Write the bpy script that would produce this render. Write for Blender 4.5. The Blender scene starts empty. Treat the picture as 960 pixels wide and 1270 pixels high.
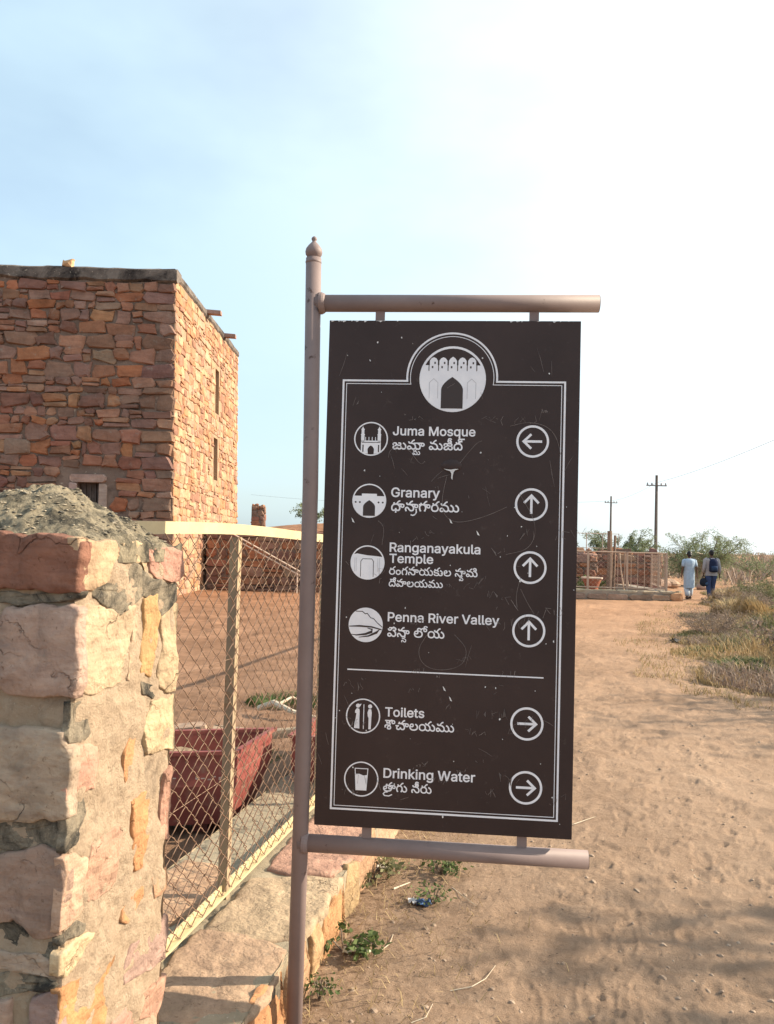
import bpy, bmesh, math, random, os
import numpy as np
from mathutils import Vector, Matrix, noise as mnoise
from mathutils.geometry import tessellate_polygon, delaunay_2d_cdt

# ------------------------------------------------------------------ camera, sky, sun, exposure
sc = bpy.context.scene
COL = sc.collection
R = math.radians
cam_d = bpy.data.cameras.new('camera')
cam = bpy.data.objects.new('camera', cam_d)
COL.objects.link(cam)
cam_d.sensor_fit = 'HORIZONTAL'
cam_d.sensor_width = 36.0
cam_d.lens = 37.5
cam_d.clip_start = 0.05
cam_d.clip_end = 6000
cam.matrix_world = Matrix.Translation((0, 0, 1.62)) @ Matrix.Rotation(R(92.35), 4, 'X') @ Matrix.Rotation(R(1.6), 4, 'Z')
sc.camera = cam

VEIL, VEIL_MIN, VEIL_MAX = (3.15, 4.15, 4.65, 1), 0.34, 0.76
SUN_AZ, SUN_EL = 9.0, 29.0            # azimuth measured from +X towards +Y
sun_dir = Vector((math.cos(R(SUN_AZ)) * math.cos(R(SUN_EL)), math.sin(R(SUN_AZ)) * math.cos(R(SUN_EL)), math.sin(R(SUN_EL))))
world = bpy.data.worlds.new('World')
sc.world = world
world.use_nodes = True
wn = world.node_tree
bg = wn.nodes['Background']
sky = wn.nodes.new('ShaderNodeTexSky')
sky.sky_type = 'NISHITA'
sky.sun_disc = False
sky.sun_elevation = R(SUN_EL)
sky.sun_rotation = R(90 - SUN_AZ)
sky.altitude = 200
sky.air_density = 1.0
sky.dust_density = 2.5
sky.ozone_density = 0.6
# thin bright haze veil over the whole sky, a little uneven like high cirrus
w_tc = wn.nodes.new('ShaderNodeTexCoord')
w_map = wn.nodes.new('ShaderNodeMapping'); w_map.inputs['Scale'].default_value = (1.0, 1.0, 2.2)
wn.links.new(w_tc.outputs['Generated'], w_map.inputs[0])
w_noise = wn.nodes.new('ShaderNodeTexNoise'); w_noise.inputs['Scale'].default_value = 1.7; w_noise.inputs['Detail'].default_value = 5; w_noise.inputs['Roughness'].default_value = 0.55
wn.links.new(w_map.outputs[0], w_noise.inputs['Vector'])
w_fac = wn.nodes.new('ShaderNodeMapRange')
for i_, v_ in enumerate((0, 0.33, 0.67, VEIL_MIN, VEIL_MAX)):
    if i_: w_fac.inputs[i_].default_value = v_
wn.links.new(w_noise.outputs['Fac'], w_fac.inputs[0])
# forward-scattered glow of the haze around the sun
w_dot = wn.nodes.new('ShaderNodeVectorMath'); w_dot.operation = 'DOT_PRODUCT'; w_dot.inputs[1].default_value = tuple(sun_dir)
wn.links.new(w_tc.outputs['Generated'], w_dot.inputs[0])
w_glow = wn.nodes.new('ShaderNodeMapRange'); w_glow.interpolation_type = 'SMOOTHSTEP'
w_glow.inputs[1].default_value = -0.02; w_glow.inputs[2].default_value = 0.95; w_glow.inputs[3].default_value = 0.0; w_glow.inputs[4].default_value = 1.0
wn.links.new(w_dot.outputs['Value'], w_glow.inputs[0])
w_sum = wn.nodes.new('ShaderNodeMath'); w_sum.operation = 'MULTIPLY_ADD'; w_sum.use_clamp = True; w_sum.inputs[1].default_value = 0.5
wn.links.new(w_glow.outputs[0], w_sum.inputs[0]); wn.links.new(w_fac.outputs[0], w_sum.inputs[2])
w_col = wn.nodes.new('ShaderNodeMix'); w_col.data_type = 'RGBA'; w_col.inputs[6].default_value = VEIL; w_col.inputs[7].default_value = (5.9, 6.05, 6.05, 1)
wn.links.new(w_glow.outputs[0], w_col.inputs[0])
w_mix = wn.nodes.new('ShaderNodeMix'); w_mix.data_type = 'RGBA'
wn.links.new(w_sum.outputs[0], w_mix.inputs[0]); wn.links.new(sky.outputs[0], w_mix.inputs[6])
wn.links.new(w_col.outputs[2], w_mix.inputs[7])
wn.links.new(w_mix.outputs[2], bg.inputs[0])
bg.inputs[1].default_value = 0.12
sun_d = bpy.data.lights.new('sun', 'SUN')
sun_d.energy = 4.8
sun_d.angle = R(0.55)
sun_d.color = (1.0, 0.86, 0.66)
sun = bpy.data.objects.new('sun', sun_d)
COL.objects.link(sun)
sun.rotation_euler = sun_dir.to_track_quat('Z', 'Y').to_euler()
vs = sc.view_settings
vs.view_transform = 'Standard'
vs.look = 'None'
vs.gamma = 1.0
vs.exposure = 1.05
vs.use_curve_mapping = False

# ------------------------------------------------------------------ helpers
rng = random.Random(11)


def hash2(ix, iy, seed):
    h = (ix.astype(np.int64) * 374761393 + iy.astype(np.int64) * 668265263 + seed * 974634777) & 0xffffffff
    h = ((h ^ (h >> 13)) * 1274126177) & 0xffffffff
    h = h ^ (h >> 16)
    return (h & 0xffff) / 65535.0


def vnoise(x, y, seed=0):
    ix = np.floor(x); iy = np.floor(y)
    fx = x - ix; fy = y - iy
    fx = fx * fx * (3 - 2 * fx); fy = fy * fy * (3 - 2 * fy)
    a = hash2(ix, iy, seed); b = hash2(ix + 1, iy, seed)
    c = hash2(ix, iy + 1, seed); d = hash2(ix + 1, iy + 1, seed)
    return (a * (1 - fx) + b * fx) * (1 - fy) + (c * (1 - fx) + d * fx) * fy - 0.5


def fbm(x, y, seed=0, o=4):
    s = 0; a = 1.0; f = 1.0
    for i in range(o):
        s = s + a * vnoise(x * f + 17.3 * i, y * f - 9.1 * i, seed + i)
        a *= 0.5; f *= 2.03
    return s


def root_of(o):
    while o.parent:
        o = o.parent
    return o


def link(name, me, mat=None, parent=None, color=None, smooth=False):
    o = bpy.data.objects.new(name, me)
    COL.objects.link(o)
    if mat is not None and not me.materials:
        me.materials.append(mat)
    if parent is not None:
        o.parent = parent
    if color is not None:
        o.color = (color[0], color[1], color[2], 1.0)
    if smooth:
        me.polygons.foreach_set('use_smooth', [True] * len(me.polygons))
    return o


def mk(name, V, F, mat, parent=None, color=None, smooth=False, world=True):
    """one mesh object; world coordinates are moved into the frame of an unrotated parent"""
    if parent is not None and world:
        L = root_of(parent).location
        V = [(v[0] - L[0], v[1] - L[1], v[2] - L[2]) for v in V]
    me = bpy.data.meshes.new(name)
    me.from_pydata([tuple(v) for v in V], [], F)
    me.update()
    return link(name, me, mat, parent, color, smooth)


def mk_np(name, V, F, mat, parent=None, smooth=False, color=None):
    """numpy mesh with all-quad or all-tri faces"""
    V = np.asarray(V, dtype=np.float32); F = np.asarray(F, dtype=np.int32)
    if parent is not None:
        V = V - np.array(root_of(parent).location, dtype=np.float32)
    me = bpy.data.meshes.new(name)
    k = F.shape[1]
    me.vertices.add(len(V)); me.vertices.foreach_set('co', V.ravel())
    me.loops.add(F.size); me.loops.foreach_set('vertex_index', F.ravel())
    me.polygons.add(len(F))
    me.polygons.foreach_set('loop_start', np.arange(0, F.size, k, dtype=np.int32))
    me.polygons.foreach_set('loop_total', np.full(len(F), k, dtype=np.int32))
    me.update(calc_edges=True)
    me.validate()
    return link(name, me, mat, parent, color, smooth)


def thing(name, label, cat, loc=(0, 0, 0), group=None, rotz=0):
    o = bpy.data.objects.new(name, None)
    COL.objects.link(o)
    o.empty_display_size = 0.1
    o.location = loc
    o.rotation_euler = (0, 0, rotz)
    return tag(o, label, cat, group)


def tag(o, label, cat=None, group=None, kind=None):
    if label: o['label'] = label
    if cat: o['category'] = cat
    if group: o['group'] = group
    if kind: o['kind'] = kind
    return o


class MB:
    def __init__(s):
        s.V = []; s.F = []

    def add(s, V, F):
        n = len(s.V)
        s.V += [tuple(v) for v in V]
        s.F += [tuple(i + n for i in f) for f in F]
        return s

    def box(s, x0, x1, y0, y1, z0, z1):
        V = [(x, y, z) for z in (z0, z1) for y in (y0, y1) for x in (x0, x1)]
        return s.add(V, [(0, 2, 3, 1), (4, 5, 7, 6), (0, 1, 5, 4), (2, 6, 7, 3), (0, 4, 6, 2), (1, 3, 7, 5)])

    def tube(s, pts, rad, n=8, caps=True, flat=None):
        pts = [Vector(p) for p in pts]
        if not hasattr(rad, '__len__'):
            rad = [rad] * len(pts)
        V = []; F = []
        t0 = (pts[1] - pts[0]).normalized()
        up = Vector((0, 0, 1)) if abs(t0.z) < 0.9 else Vector((1, 0, 0))
        a = t0.cross(up).normalized()
        for i, p in enumerate(pts):
            if i == 0: t = pts[1] - p
            elif i == len(pts) - 1: t = p - pts[i - 1]
            else: t = pts[i + 1] - pts[i - 1]
            t.normalize()
            a = (a - t * a.dot(t)).normalized()
            b = t.cross(a)
            for k in range(n):
                w = 2 * math.pi * k / n
                V.append(p + (a * math.cos(w) + b * math.sin(w)) * rad[i])
        for i in range(len(pts) - 1):
            for k in range(n):
                F.append((i * n + k, i * n + (k + 1) % n, (i + 1) * n + (k + 1) % n, (i + 1) * n + k))
        if caps:
            F.append(tuple(range(n))[::-1])
            F.append(tuple((len(pts) - 1) * n + k for k in range(n)))
        return s.add(V, F)

    def lathe(s, prof, c=(0, 0, 0), n=24, sx=1, sy=1):
        V = []; F = []
        for r, z in prof:
            for k in range(n):
                w = 2 * math.pi * k / n
                V.append((c[0] + r * sx * math.cos(w), c[1] + r * sy * math.sin(w), c[2] + z))
        for i in range(len(prof) - 1):
            for k in range(n):
                F.append((i * n + k, i * n + (k + 1) % n, (i + 1) * n + (k + 1) % n, (i + 1) * n + k))
        F.append(tuple(range(n))[::-1])
        F.append(tuple((len(prof) - 1) * n + k for k in range(n)))
        return s.add(V, F)

    def ell(s, c, r, n=12, m=8):
        prof = []
        V = []; F = []
        for i in range(m + 1):
            a = math.pi * i / m
            for k in range(n):
                w = 2 * math.pi * k / n
                V.append((c[0] + r[0] * math.sin(a) * math.cos(w), c[1] + r[1] * math.sin(a) * math.sin(w), c[2] - r[2] * math.cos(a)))
        for i in range(m):
            for k in range(n):
                F.append((i * n + k, i * n + (k + 1) % n, (i + 1) * n + (k + 1) % n, (i + 1) * n + k))
        return s.add(V, F)

    def build(s, name, mat, parent=None, color=None, smooth=False, world=True):
        return mk(name, s.V, s.F, mat, parent, color, smooth, world)


# ------------------------------------------------------------------ materials
def nodes(m):
    m.use_nodes = True
    nt = m.node_tree
    return nt, nt.nodes['Principled BSDF']


def N(nt, t, **kw):
    n = nt.nodes.new(t)
    for k, v in kw.items():
        if k.startswith('i_'):
            n.inputs[int(k[2:]) if k[2:].isdigit() else k[2:]].default_value = v
        else:
            setattr(n, k, v)
    return n


def ramp(nt, fac, stops, interp='LINEAR'):
    r = nt.nodes.new('ShaderNodeValToRGB')
    r.color_ramp.interpolation = interp
    el = r.color_ramp.elements
    while len(el) < len(stops):
        el.new(0.5)
    for e, (p, c) in zip(el, stops):
        e.position = p
        e.color = (c[0], c[1], c[2], 1) if hasattr(c, '__len__') else (c, c, c, 1)
    nt.links.new(fac, r.inputs[0])
    return r.outputs[0]


def mixc(nt, fac, a, b, mode='MIX'):
    m = nt.nodes.new('ShaderNodeMix')
    m.data_type = 'RGBA'
    m.blend_type = mode
    fi = m.inputs[0]; ai = m.inputs[6]; bi = m.inputs[7]
    for s, v in ((fi, fac), (ai, a), (bi, b)):
        if hasattr(v, 'links') or isinstance(v, bpy.types.NodeSocket):
            nt.links.new(v, s)
        elif hasattr(v, '__len__'):
            s.default_value = (v[0], v[1], v[2], 1)
        else:
            s.default_value = v
    return m.outputs[2]


def noise_tex(nt, scale, detail=5, rough=0.6, coord=None, dist=0.0):
    n = nt.nodes.new('ShaderNodeTexNoise')
    n.inputs['Scale'].default_value = scale
    n.inputs['Detail'].default_value = detail
    n.inputs['Roughness'].default_value = rough
    n.inputs['Distortion'].default_value = dist
    if coord is not None:
        nt.links.new(coord, n.inputs['Vector'])
    return n.outputs['Fac']


def bump(nt, bs, h, strength=0.5, dist=0.01, prev=None):
    b = nt.nodes.new('ShaderNodeBump')
    b.inputs['Strength'].default_value = strength
    b.inputs['Distance'].default_value = dist
    nt.links.new(h, b.inputs['Height'])
    if prev is not None:
        nt.links.new(prev, b.inputs['Normal'])
    nt.links.new(b.outputs[0], bs.inputs['Normal'])
    return b.outputs[0]


def plain(name, c, rough=0.6, metal=0.0, spec=0.5):
    m = bpy.data.materials.new(name)
    nt, bs = nodes(m)
    bs.inputs['Base Color'].default_value = (c[0], c[1], c[2], 1)
    bs.inputs['Roughness'].default_value = rough
    bs.inputs['Metallic'].default_value = metal
    bs.inputs['Specular IOR Level'].default_value = spec
    return m


def mottled(name, c1, c2, scale=6, rough=0.8, bs_scale=None, bstr=0.4, bdist=0.01, c3=None, s3=40, spec=0.3, t3=(0.62, 0.7), coord='Object', metal=0.0):
    """two tones mixed by noise, optional third tone as spots, bump relief"""
    m = bpy.data.materials.new(name)
    nt, bs = nodes(m)
    tc = nt.nodes.new('ShaderNodeTexCoord').outputs[coord]
    f = noise_tex(nt, scale, 6, 0.65, tc)
    col = ramp(nt, f, [(0.32, c1), (0.68, c2)])
    if c3 is not None:
        g = noise_tex(nt, s3, 5, 0.7, tc)
        mk_ = ramp(nt, g, [(t3[0], 0.0), (t3[1], 1.0)])
        col = mixc(nt, mk_, col, c3)
    nt.links.new(col, bs.inputs['Base Color'])
    bs.inputs['Roughness'].default_value = rough
    bs.inputs['Metallic'].default_value = metal
    bs.inputs['Specular IOR Level'].default_value = spec
    if bs_scale:
        bump(nt, bs, noise_tex(nt, bs_scale, 8, 0.7, tc), bstr, bdist)
    return m


def stone_mat(name, scale=9, bscale=30, bdist=0.012, bstr=0.6, island=None, streak=True, stain=0.0, cracks=None):
    """sandstone: the colour of each stone comes with the object, grain and veins on top"""
    m = bpy.data.materials.new(name)
    nt, bs = nodes(m)
    tc = nt.nodes.new('ShaderNodeTexCoord').outputs['Object']
    if island:
        g = nt.nodes.new('ShaderNodeNewGeometry')
        base = ramp(nt, g.outputs['Random Per Island'], [(i / len(island), c) for i, c in enumerate(island)], 'CONSTANT')
    else:
        base = nt.nodes.new('ShaderNodeObjectInfo').outputs['Color']
    f = noise_tex(nt, scale, 7, 0.68, tc, 0.4)
    v = ramp(nt, f, [(0.25, 0.62), (0.5, 1.0), (0.78, 1.32)])
    col = mixc(nt, 1.0, base, v, 'MULTIPLY')
    if streak:
        mp = N(nt, 'ShaderNodeMapping')
        mp.inputs['Scale'].default_value = (1, 1, 7)
        nt.links.new(tc, mp.inputs[0])
        s = noise_tex(nt, scale * 0.45, 4, 0.6, mp.outputs[0], 0.8)
        col = mixc(nt, 0.5, col, mixc(nt, 1.0, col, ramp(nt, s, [(0.35, (0.75, 0.68, 0.66)), (0.62, (1.2, 1.16, 1.08))]), 'MULTIPLY'))
    g2 = noise_tex(nt, scale * 1.7, 6, 0.75, tc)
    lich = ramp(nt, g2, [(0.60 - stain, 0.0), (0.72 - stain, 0.75)])
    col = mixc(nt, lich, col, (0.26, 0.235, 0.20))
    crk = None
    if cracks:
        wob = N(nt, 'ShaderNodeTexNoise'); wob.inputs['Scale'].default_value = 11; wob.inputs['Detail'].default_value = 6
        nt.links.new(tc, wob.inputs['Vector'])
        ad = N(nt, 'ShaderNodeVectorMath', operation='MULTIPLY_ADD'); nt.links.new(wob.outputs['Color'], ad.inputs[0]); ad.inputs[1].default_value = (0.16, 0.16, 0.16); nt.links.new(tc, ad.inputs[2])
        vo_ = N(nt, 'ShaderNodeTexVoronoi', feature='DISTANCE_TO_EDGE'); vo_.inputs['Scale'].default_value = cracks; nt.links.new(ad.outputs[0], vo_.inputs['Vector'])
        gate_ = ramp(nt, noise_tex(nt, 7, 3, 0.5, tc), [(0.53, 0.0), (0.64, 1.0)])
        line = ramp(nt, vo_.outputs['Distance'], [(0.0, 0.8), (0.013, 0.0)])
        crk = mixc(nt, 1.0, line, gate_, 'MULTIPLY')
        col = mixc(nt, crk, col, mixc(nt, 1.0, col, (0.42, 0.38, 0.36), 'MULTIPLY'))
        pit = ramp(nt, noise_tex(nt, 75, 3, 0.6, tc), [(0.28, 1.0), (0.36, 0.0)])
        col = mixc(nt, pit, col, mixc(nt, 1.0, col, (0.6, 0.55, 0.5), 'MULTIPLY'))
    nt.links.new(col, bs.inputs['Base Color'])
    bs.inputs['Roughness'].default_value = 0.9
    bs.inputs['Specular IOR Level'].default_value = 0.2
    b = bump(nt, bs, noise_tex(nt, bscale, 9, 0.72, tc, 0.3), bstr, bdist)
    b = bump(nt, bs, noise_tex(nt, bscale * 0.25, 4, 0.6, tc), bstr * 0.8, bdist * 3, b)
    if crk is not None:
        inv = N(nt, 'ShaderNodeMath', operation='SUBTRACT'); inv.inputs[0].default_value = 1.0; nt.links.new(crk, inv.inputs[1])
        b = bump(nt, bs, inv.outputs[0], 1.0, 0.006, b)
        bump(nt, bs, noise_tex(nt, 110, 5, 0.7, tc), 0.6, 0.004, b)
    return m


def lichen_mortar(name, c1, c2, dark, scale=14, dk=(0.50, 0.62), bscale=60, dscale=5, bdist=0.008):
    m = bpy.data.materials.new(name)
    nt, bs = nodes(m)
    tc = nt.nodes.new('ShaderNodeTexCoord').outputs['Object']
    col = ramp(nt, noise_tex(nt, scale, 7, 0.7, tc), [(0.3, c1), (0.7, c2)])
    d = ramp(nt, noise_tex(nt, dscale, 8, 0.72, tc, 0.6), [(dk[0], 0.0), (dk[1], 1.0)])
    col = mixc(nt, d, col, dark)
    sp = ramp(nt, noise_tex(nt, scale * 7, 4, 0.7, tc), [(0.62, 0.0), (0.7, 0.7)])
    col = mixc(nt, sp, col, (0.55, 0.48, 0.38))
    nt.links.new(col, bs.inputs['Base Color'])
    bs.inputs['Roughness'].default_value = 0.95
    bs.inputs['Specular IOR Level'].default_value = 0.15
    bump(nt, bs, noise_tex(nt, bscale, 9, 0.75, tc), 0.9, bdist)
    return m


def leaf_mat(name, c1, c2, trans=0.25, scale=3):
    m = bpy.data.materials.new(name)
    nt, bs = nodes(m)
    g = nt.nodes.new('ShaderNodeNewGeometry')
    col = ramp(nt, g.outputs['Random Per Island'], [(0.0, c1), (1.0, c2)])
    nt.links.new(col, bs.inputs['Base Color'])
    bs.inputs['Roughness'].default_value = 0.75
    bs.inputs['Specular IOR Level'].default_value = 0.2
    tr = nt.nodes.new('ShaderNodeBsdfTranslucent')
    nt.links.new(col, tr.inputs[0])
    mx = nt.nodes.new('ShaderNodeMixShader')
    mx.inputs[0].default_value = trans
    nt.links.new(bs.outputs[0], mx.inputs[1]); nt.links.new(tr.outputs[0], mx.inputs[2])
    out = [n for n in nt.nodes if n.type == 'OUTPUT_MATERIAL'][0]
    nt.links.new(mx.outputs[0], out.inputs[0])
    return m


def tint_mat(name, rough=0.7, vscale=8, lo=0.8, hi=1.15, bscale=None, bdist=0.005, spec=0.3):
    """colour comes with the object"""
    m = bpy.data.materials.new(name)
    nt, bs = nodes(m)
    tc = nt.nodes.new('ShaderNodeTexCoord').outputs['Object']
    c = nt.nodes.new('ShaderNodeObjectInfo').outputs['Color']
    v = ramp(nt, noise_tex(nt, vscale, 5, 0.6, tc), [(0.3, lo), (0.7, hi)])
    nt.links.new(mixc(nt, 1.0, c, v, 'MULTIPLY'), bs.inputs['Base Color'])
    bs.inputs['Roughness'].default_value = rough
    bs.inputs['Specular IOR Level'].default_value = spec
    if bscale:
        bump(nt, bs, noise_tex(nt, bscale, 6, 0.7, tc), 0.5, bdist)
    return m


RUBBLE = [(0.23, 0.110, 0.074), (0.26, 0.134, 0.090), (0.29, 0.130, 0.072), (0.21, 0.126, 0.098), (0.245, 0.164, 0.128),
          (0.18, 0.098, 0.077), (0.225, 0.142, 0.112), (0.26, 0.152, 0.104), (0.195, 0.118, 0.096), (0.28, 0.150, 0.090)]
M = {}
M['stone_near'] = stone_mat('sandstone near', 10, 26, 0.014, 0.8, stain=-0.03, cracks=5.0)
M['stone_far'] = stone_mat('sandstone rubble', 2.6, 9, 0.03, 0.6, stain=0.0)
M['mortar_near'] = lichen_mortar('lime mortar with lichen', (0.37, 0.278, 0.195), (0.51, 0.392, 0.282), (0.24, 0.185, 0.135), 18, (0.54, 0.74), 42, 9, 0.02)
M['mortar_cap'] = lichen_mortar('weathered mortar cap', (0.13, 0.112, 0.08), (0.36, 0.305, 0.215), (0.05, 0.046, 0.038), 26, (0.47, 0.62), 55, 16, 0.014)
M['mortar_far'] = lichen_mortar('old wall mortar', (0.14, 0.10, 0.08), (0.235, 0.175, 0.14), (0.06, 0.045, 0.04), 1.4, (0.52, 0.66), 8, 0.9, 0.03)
M['mortar_sunlit'] = lichen_mortar('pale sunlit wall mortar', (0.27, 0.18, 0.115), (0.38, 0.265, 0.175), (0.19, 0.13, 0.09), 1.4, (0.55, 0.7), 8, 0.9, 0.03)  # side wall mortar, lightened so its sunlight sits in the colour
SUNLIT_PAL = [(0.33, 0.175, 0.105), (0.38, 0.225, 0.135), (0.40, 0.205, 0.110), (0.32, 0.20, 0.145), (0.41, 0.275, 0.18), (0.27, 0.145, 0.10), (0.36, 0.245, 0.17), (0.43, 0.28, 0.17)]  # side wall stones: sunlight painted in as paler, warmer tones than the front
M['stone_sunlit_mix'] = stone_mat('sandstone rubble sunlit', 2.6, 9, 0.03, 0.6, island=SUNLIT_PAL)
M['stone_front_mix'] = stone_mat('sandstone rubble front', 2.6, 9, 0.03, 0.6, island=RUBBLE)
M['parapet'] = lichen_mortar('weathered parapet plaster', (0.10, 0.08, 0.07), (0.22, 0.19, 0.165), (0.03, 0.026, 0.025), 1.2, (0.45, 0.60), 8, 0.8, 0.03)
M['plinth_mortar'] = lichen_mortar('plinth mortar', (0.24, 0.20, 0.14), (0.40, 0.33, 0.235), (0.07, 0.065, 0.055), 9, (0.55, 0.68), 55, 4)

# ------------------------------------------------------------------ ground: one sheet, trampled sandy earth
F0 = Vector((-0.705, 2.851, 0)); FD = Vector((0.22, 0.9755, 0)).normalized(); FN = Vector((FD.y, -FD.x, 0))   # fence line: origin, run, right-hand normal


def fpt(t, n, z):
    p = F0 + FD * t + FN * n
    return Vector((p.x, p.y, z))


VY = np.array([-50, 0, 5, 8, 9.3, 10.7, 15.7, 22.3, 27.7, 34, 60, 200, 4000.])
VX = np.array([9.0, 7.5, 5.6, 4.75, 4.45, 4.35, 5.7, 8.8, 11.2, 13.6, 22, 75, 1500.])


def verge_x(y):
    return np.interp(y, VY, VX)


def sst(a, b, x):
    t = np.clip((x - a) / (b - a), 0, 1)
    return t * t * (3 - 2 * t)


def dents(x, y, cell, seed, dens=0.75):
    """scuffed hollows with a pushed-up lip, one at random in each cell"""
    gx = x / cell; gy = y / cell
    ix = np.floor(gx); iy = np.floor(gy)
    out = np.zeros_like(x)
    for dx in (-1, 0, 1):
        for dy in (-1, 0, 1):
            cx = ix + dx; cy = iy + dy
            px = cx + hash2(cx, cy, seed); py = cy + hash2(cx, cy, seed + 1)
            on = (hash2(cx, cy, seed + 2) < dens)
            an = hash2(cx, cy, seed + 3) * 6.283
            sz = 0.26 + 0.34 * hash2(cx, cy, seed + 4)
            ux = (gx - px) * np.cos(an) + (gy - py) * np.sin(an)
            uy = -(gx - px) * np.sin(an) + (gy - py) * np.cos(an)
            d = np.sqrt((ux / sz) ** 2 + (uy / (sz * 0.48)) ** 2)
            out += on * (0.3 + 0.7 * hash2(cx, cy, seed + 5)) * (-np.exp(-(d * 1.25) ** 4) + 0.55 * np.exp(-((d - 1.25) / 0.33) ** 2))
    return out


def base_h(x, y):
    r = np.hypot(x, y)
    h = 0.035 * fbm(x / 3.0, y / 3.0, 5, 3) * sst(1.5, 6, r)
    h = h + 0.25 * fbm(x / 30, y / 30, 8, 3) * sst(40, 90, r)
    d = x - verge_x(y)
    h = h + 0.75 * sst(0.2, 10, d) * sst(2, 9, y) * (0.7 + 0.8 * fbm(x / 6, y / 6, 3, 3))
    h = h + 3.3 * np.exp(-(((x + 4) / 15) ** 2 + ((y - 66) / 10) ** 2))
    h = h + 1.2 * sst(70, 200, y) * (0.5 + fbm(x / 60, y / 60, 12, 3))
    return h


_pr = random.Random(19)
PRINTS = []
for _k in range(130):
    _y = 2.4 + 11 * _pr.random() ** 1.6
    PRINTS.append((_pr.uniform(0.02, 0.42) * _y + 0.15, _y, _pr.gauss(0.2, 0.45) + (math.pi if _pr.random() < 0.4 else 0), _pr.uniform(0.5, 1.0), _pr.choice((-1, 1))))


def shoe_prints(x, y):
    out = np.zeros_like(x)
    for (px, py, an, dp, sd) in PRINTS:
        m = (np.abs(x - px) < 0.24) & (np.abs(y - py) < 0.24)
        if not m.any(): continue
        dx, dy = x[m] - px, y[m] - py
        u = dx * math.cos(an) - dy * math.sin(an); v = dx * math.sin(an) + dy * math.cos(an)      # v along the sole
        wd = 0.044 - 0.010 * np.clip(-np.cos(v * 26) * 0.5 + 0.3, 0, 1) + 0.004 * (v > 0)
        d = np.sqrt((u / wd) ** 4 + (v / 0.135) ** 4) ** 0.5
        tread = 0.25 * (np.sin(v * 210) > 0.2) * (d < 0.9)
        out[m] += dp * (-np.exp(-(d * 0.98) ** 8) * (1 - tread) + 0.5 * np.exp(-((d - 1.22) / 0.22) ** 2))
    return out


def ground_h(x, y):
    r = np.hypot(x, y)
    h = base_h(x, y)
    fn = (x - F0.x) * FN.x + (y - F0.y) * FN.y
    soft = 0.35 + 0.65 * sst(0.5, 1.6, fn)
    soft = np.where(fn < 0, 0.75, soft)
    near = np.clip(14 / np.maximum(r, 1), 0.0, 1.0)
    h = h + near * soft * (0.020 * fbm(x / 0.6, y / 0.6, 21, 4) + 0.012 * fbm(x / 0.12, y / 0.12, 31, 3))
    h = h + soft * near * (0.007 * dents(x, y, 0.36, 41, 0.6) + 0.0085 * dents(x + 3.1, y - 1.7, 0.15, 51, 0.7) + 0.0050 * dents(x - 1.1, y + 5.7, 0.07, 61))
    h = h + 0.0058 * soft * shoe_prints(x, y)
    wide = np.clip(r / 14, 0, 1)
    h = h + wide * soft * 0.03 * dents(x, y, 0.9, 71) * np.clip(60 / np.maximum(r, 1), 0, 1)
    return h


def gz(x, y):
    return float(ground_h(np.array([float(x)]), np.array([float(y)]))[0])


rr = np.concatenate([np.geomspace(0.35, 1.7, 14)[:-1], np.geomspace(1.7, 16, 400)[:-1], np.geomspace(16, 70, 110)[:-1], np.geomspace(70, 4000, 50)])
th = np.concatenate([np.linspace(-180, -50, 40)[:-1], np.linspace(-50, -31, 50)[:-1], np.linspace(-31, 31, 640)[:-1], np.linspace(31, 50, 50)[:-1], np.linspace(50, 180, 40)[:-1]])
T, RR = np.meshgrid(np.radians(th), rr)
GX = RR * np.sin(T); GY = RR * np.cos(T)
GZ = ground_h(GX, GY)
nr, nt_ = GX.shape
idx = np.arange(nr * nt_).reshape(nr, nt_)
nx_ = np.roll(idx, -1, axis=1)
gf = np.stack([idx[:-1], idx[1:], nx_[1:], nx_[:-1]], axis=-1).reshape(-1, 4)
gv = np.stack([GX, GY, GZ], axis=-1).reshape(-1, 3)
# the disc under the camera
gv = np.concatenate([gv, [[0, 0, 0]]]); ci = len(gv) - 1
cap = np.stack([np.full(nt_ // 2, ci), idx[0, 0:2 * (nt_ // 2):2], np.roll(idx[0], -1)[0:2 * (nt_ // 2):2], np.roll(idx[0], -2)[0:2 * (nt_ // 2):2]], axis=-1)
gf = np.concatenate([gf, cap])


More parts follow.
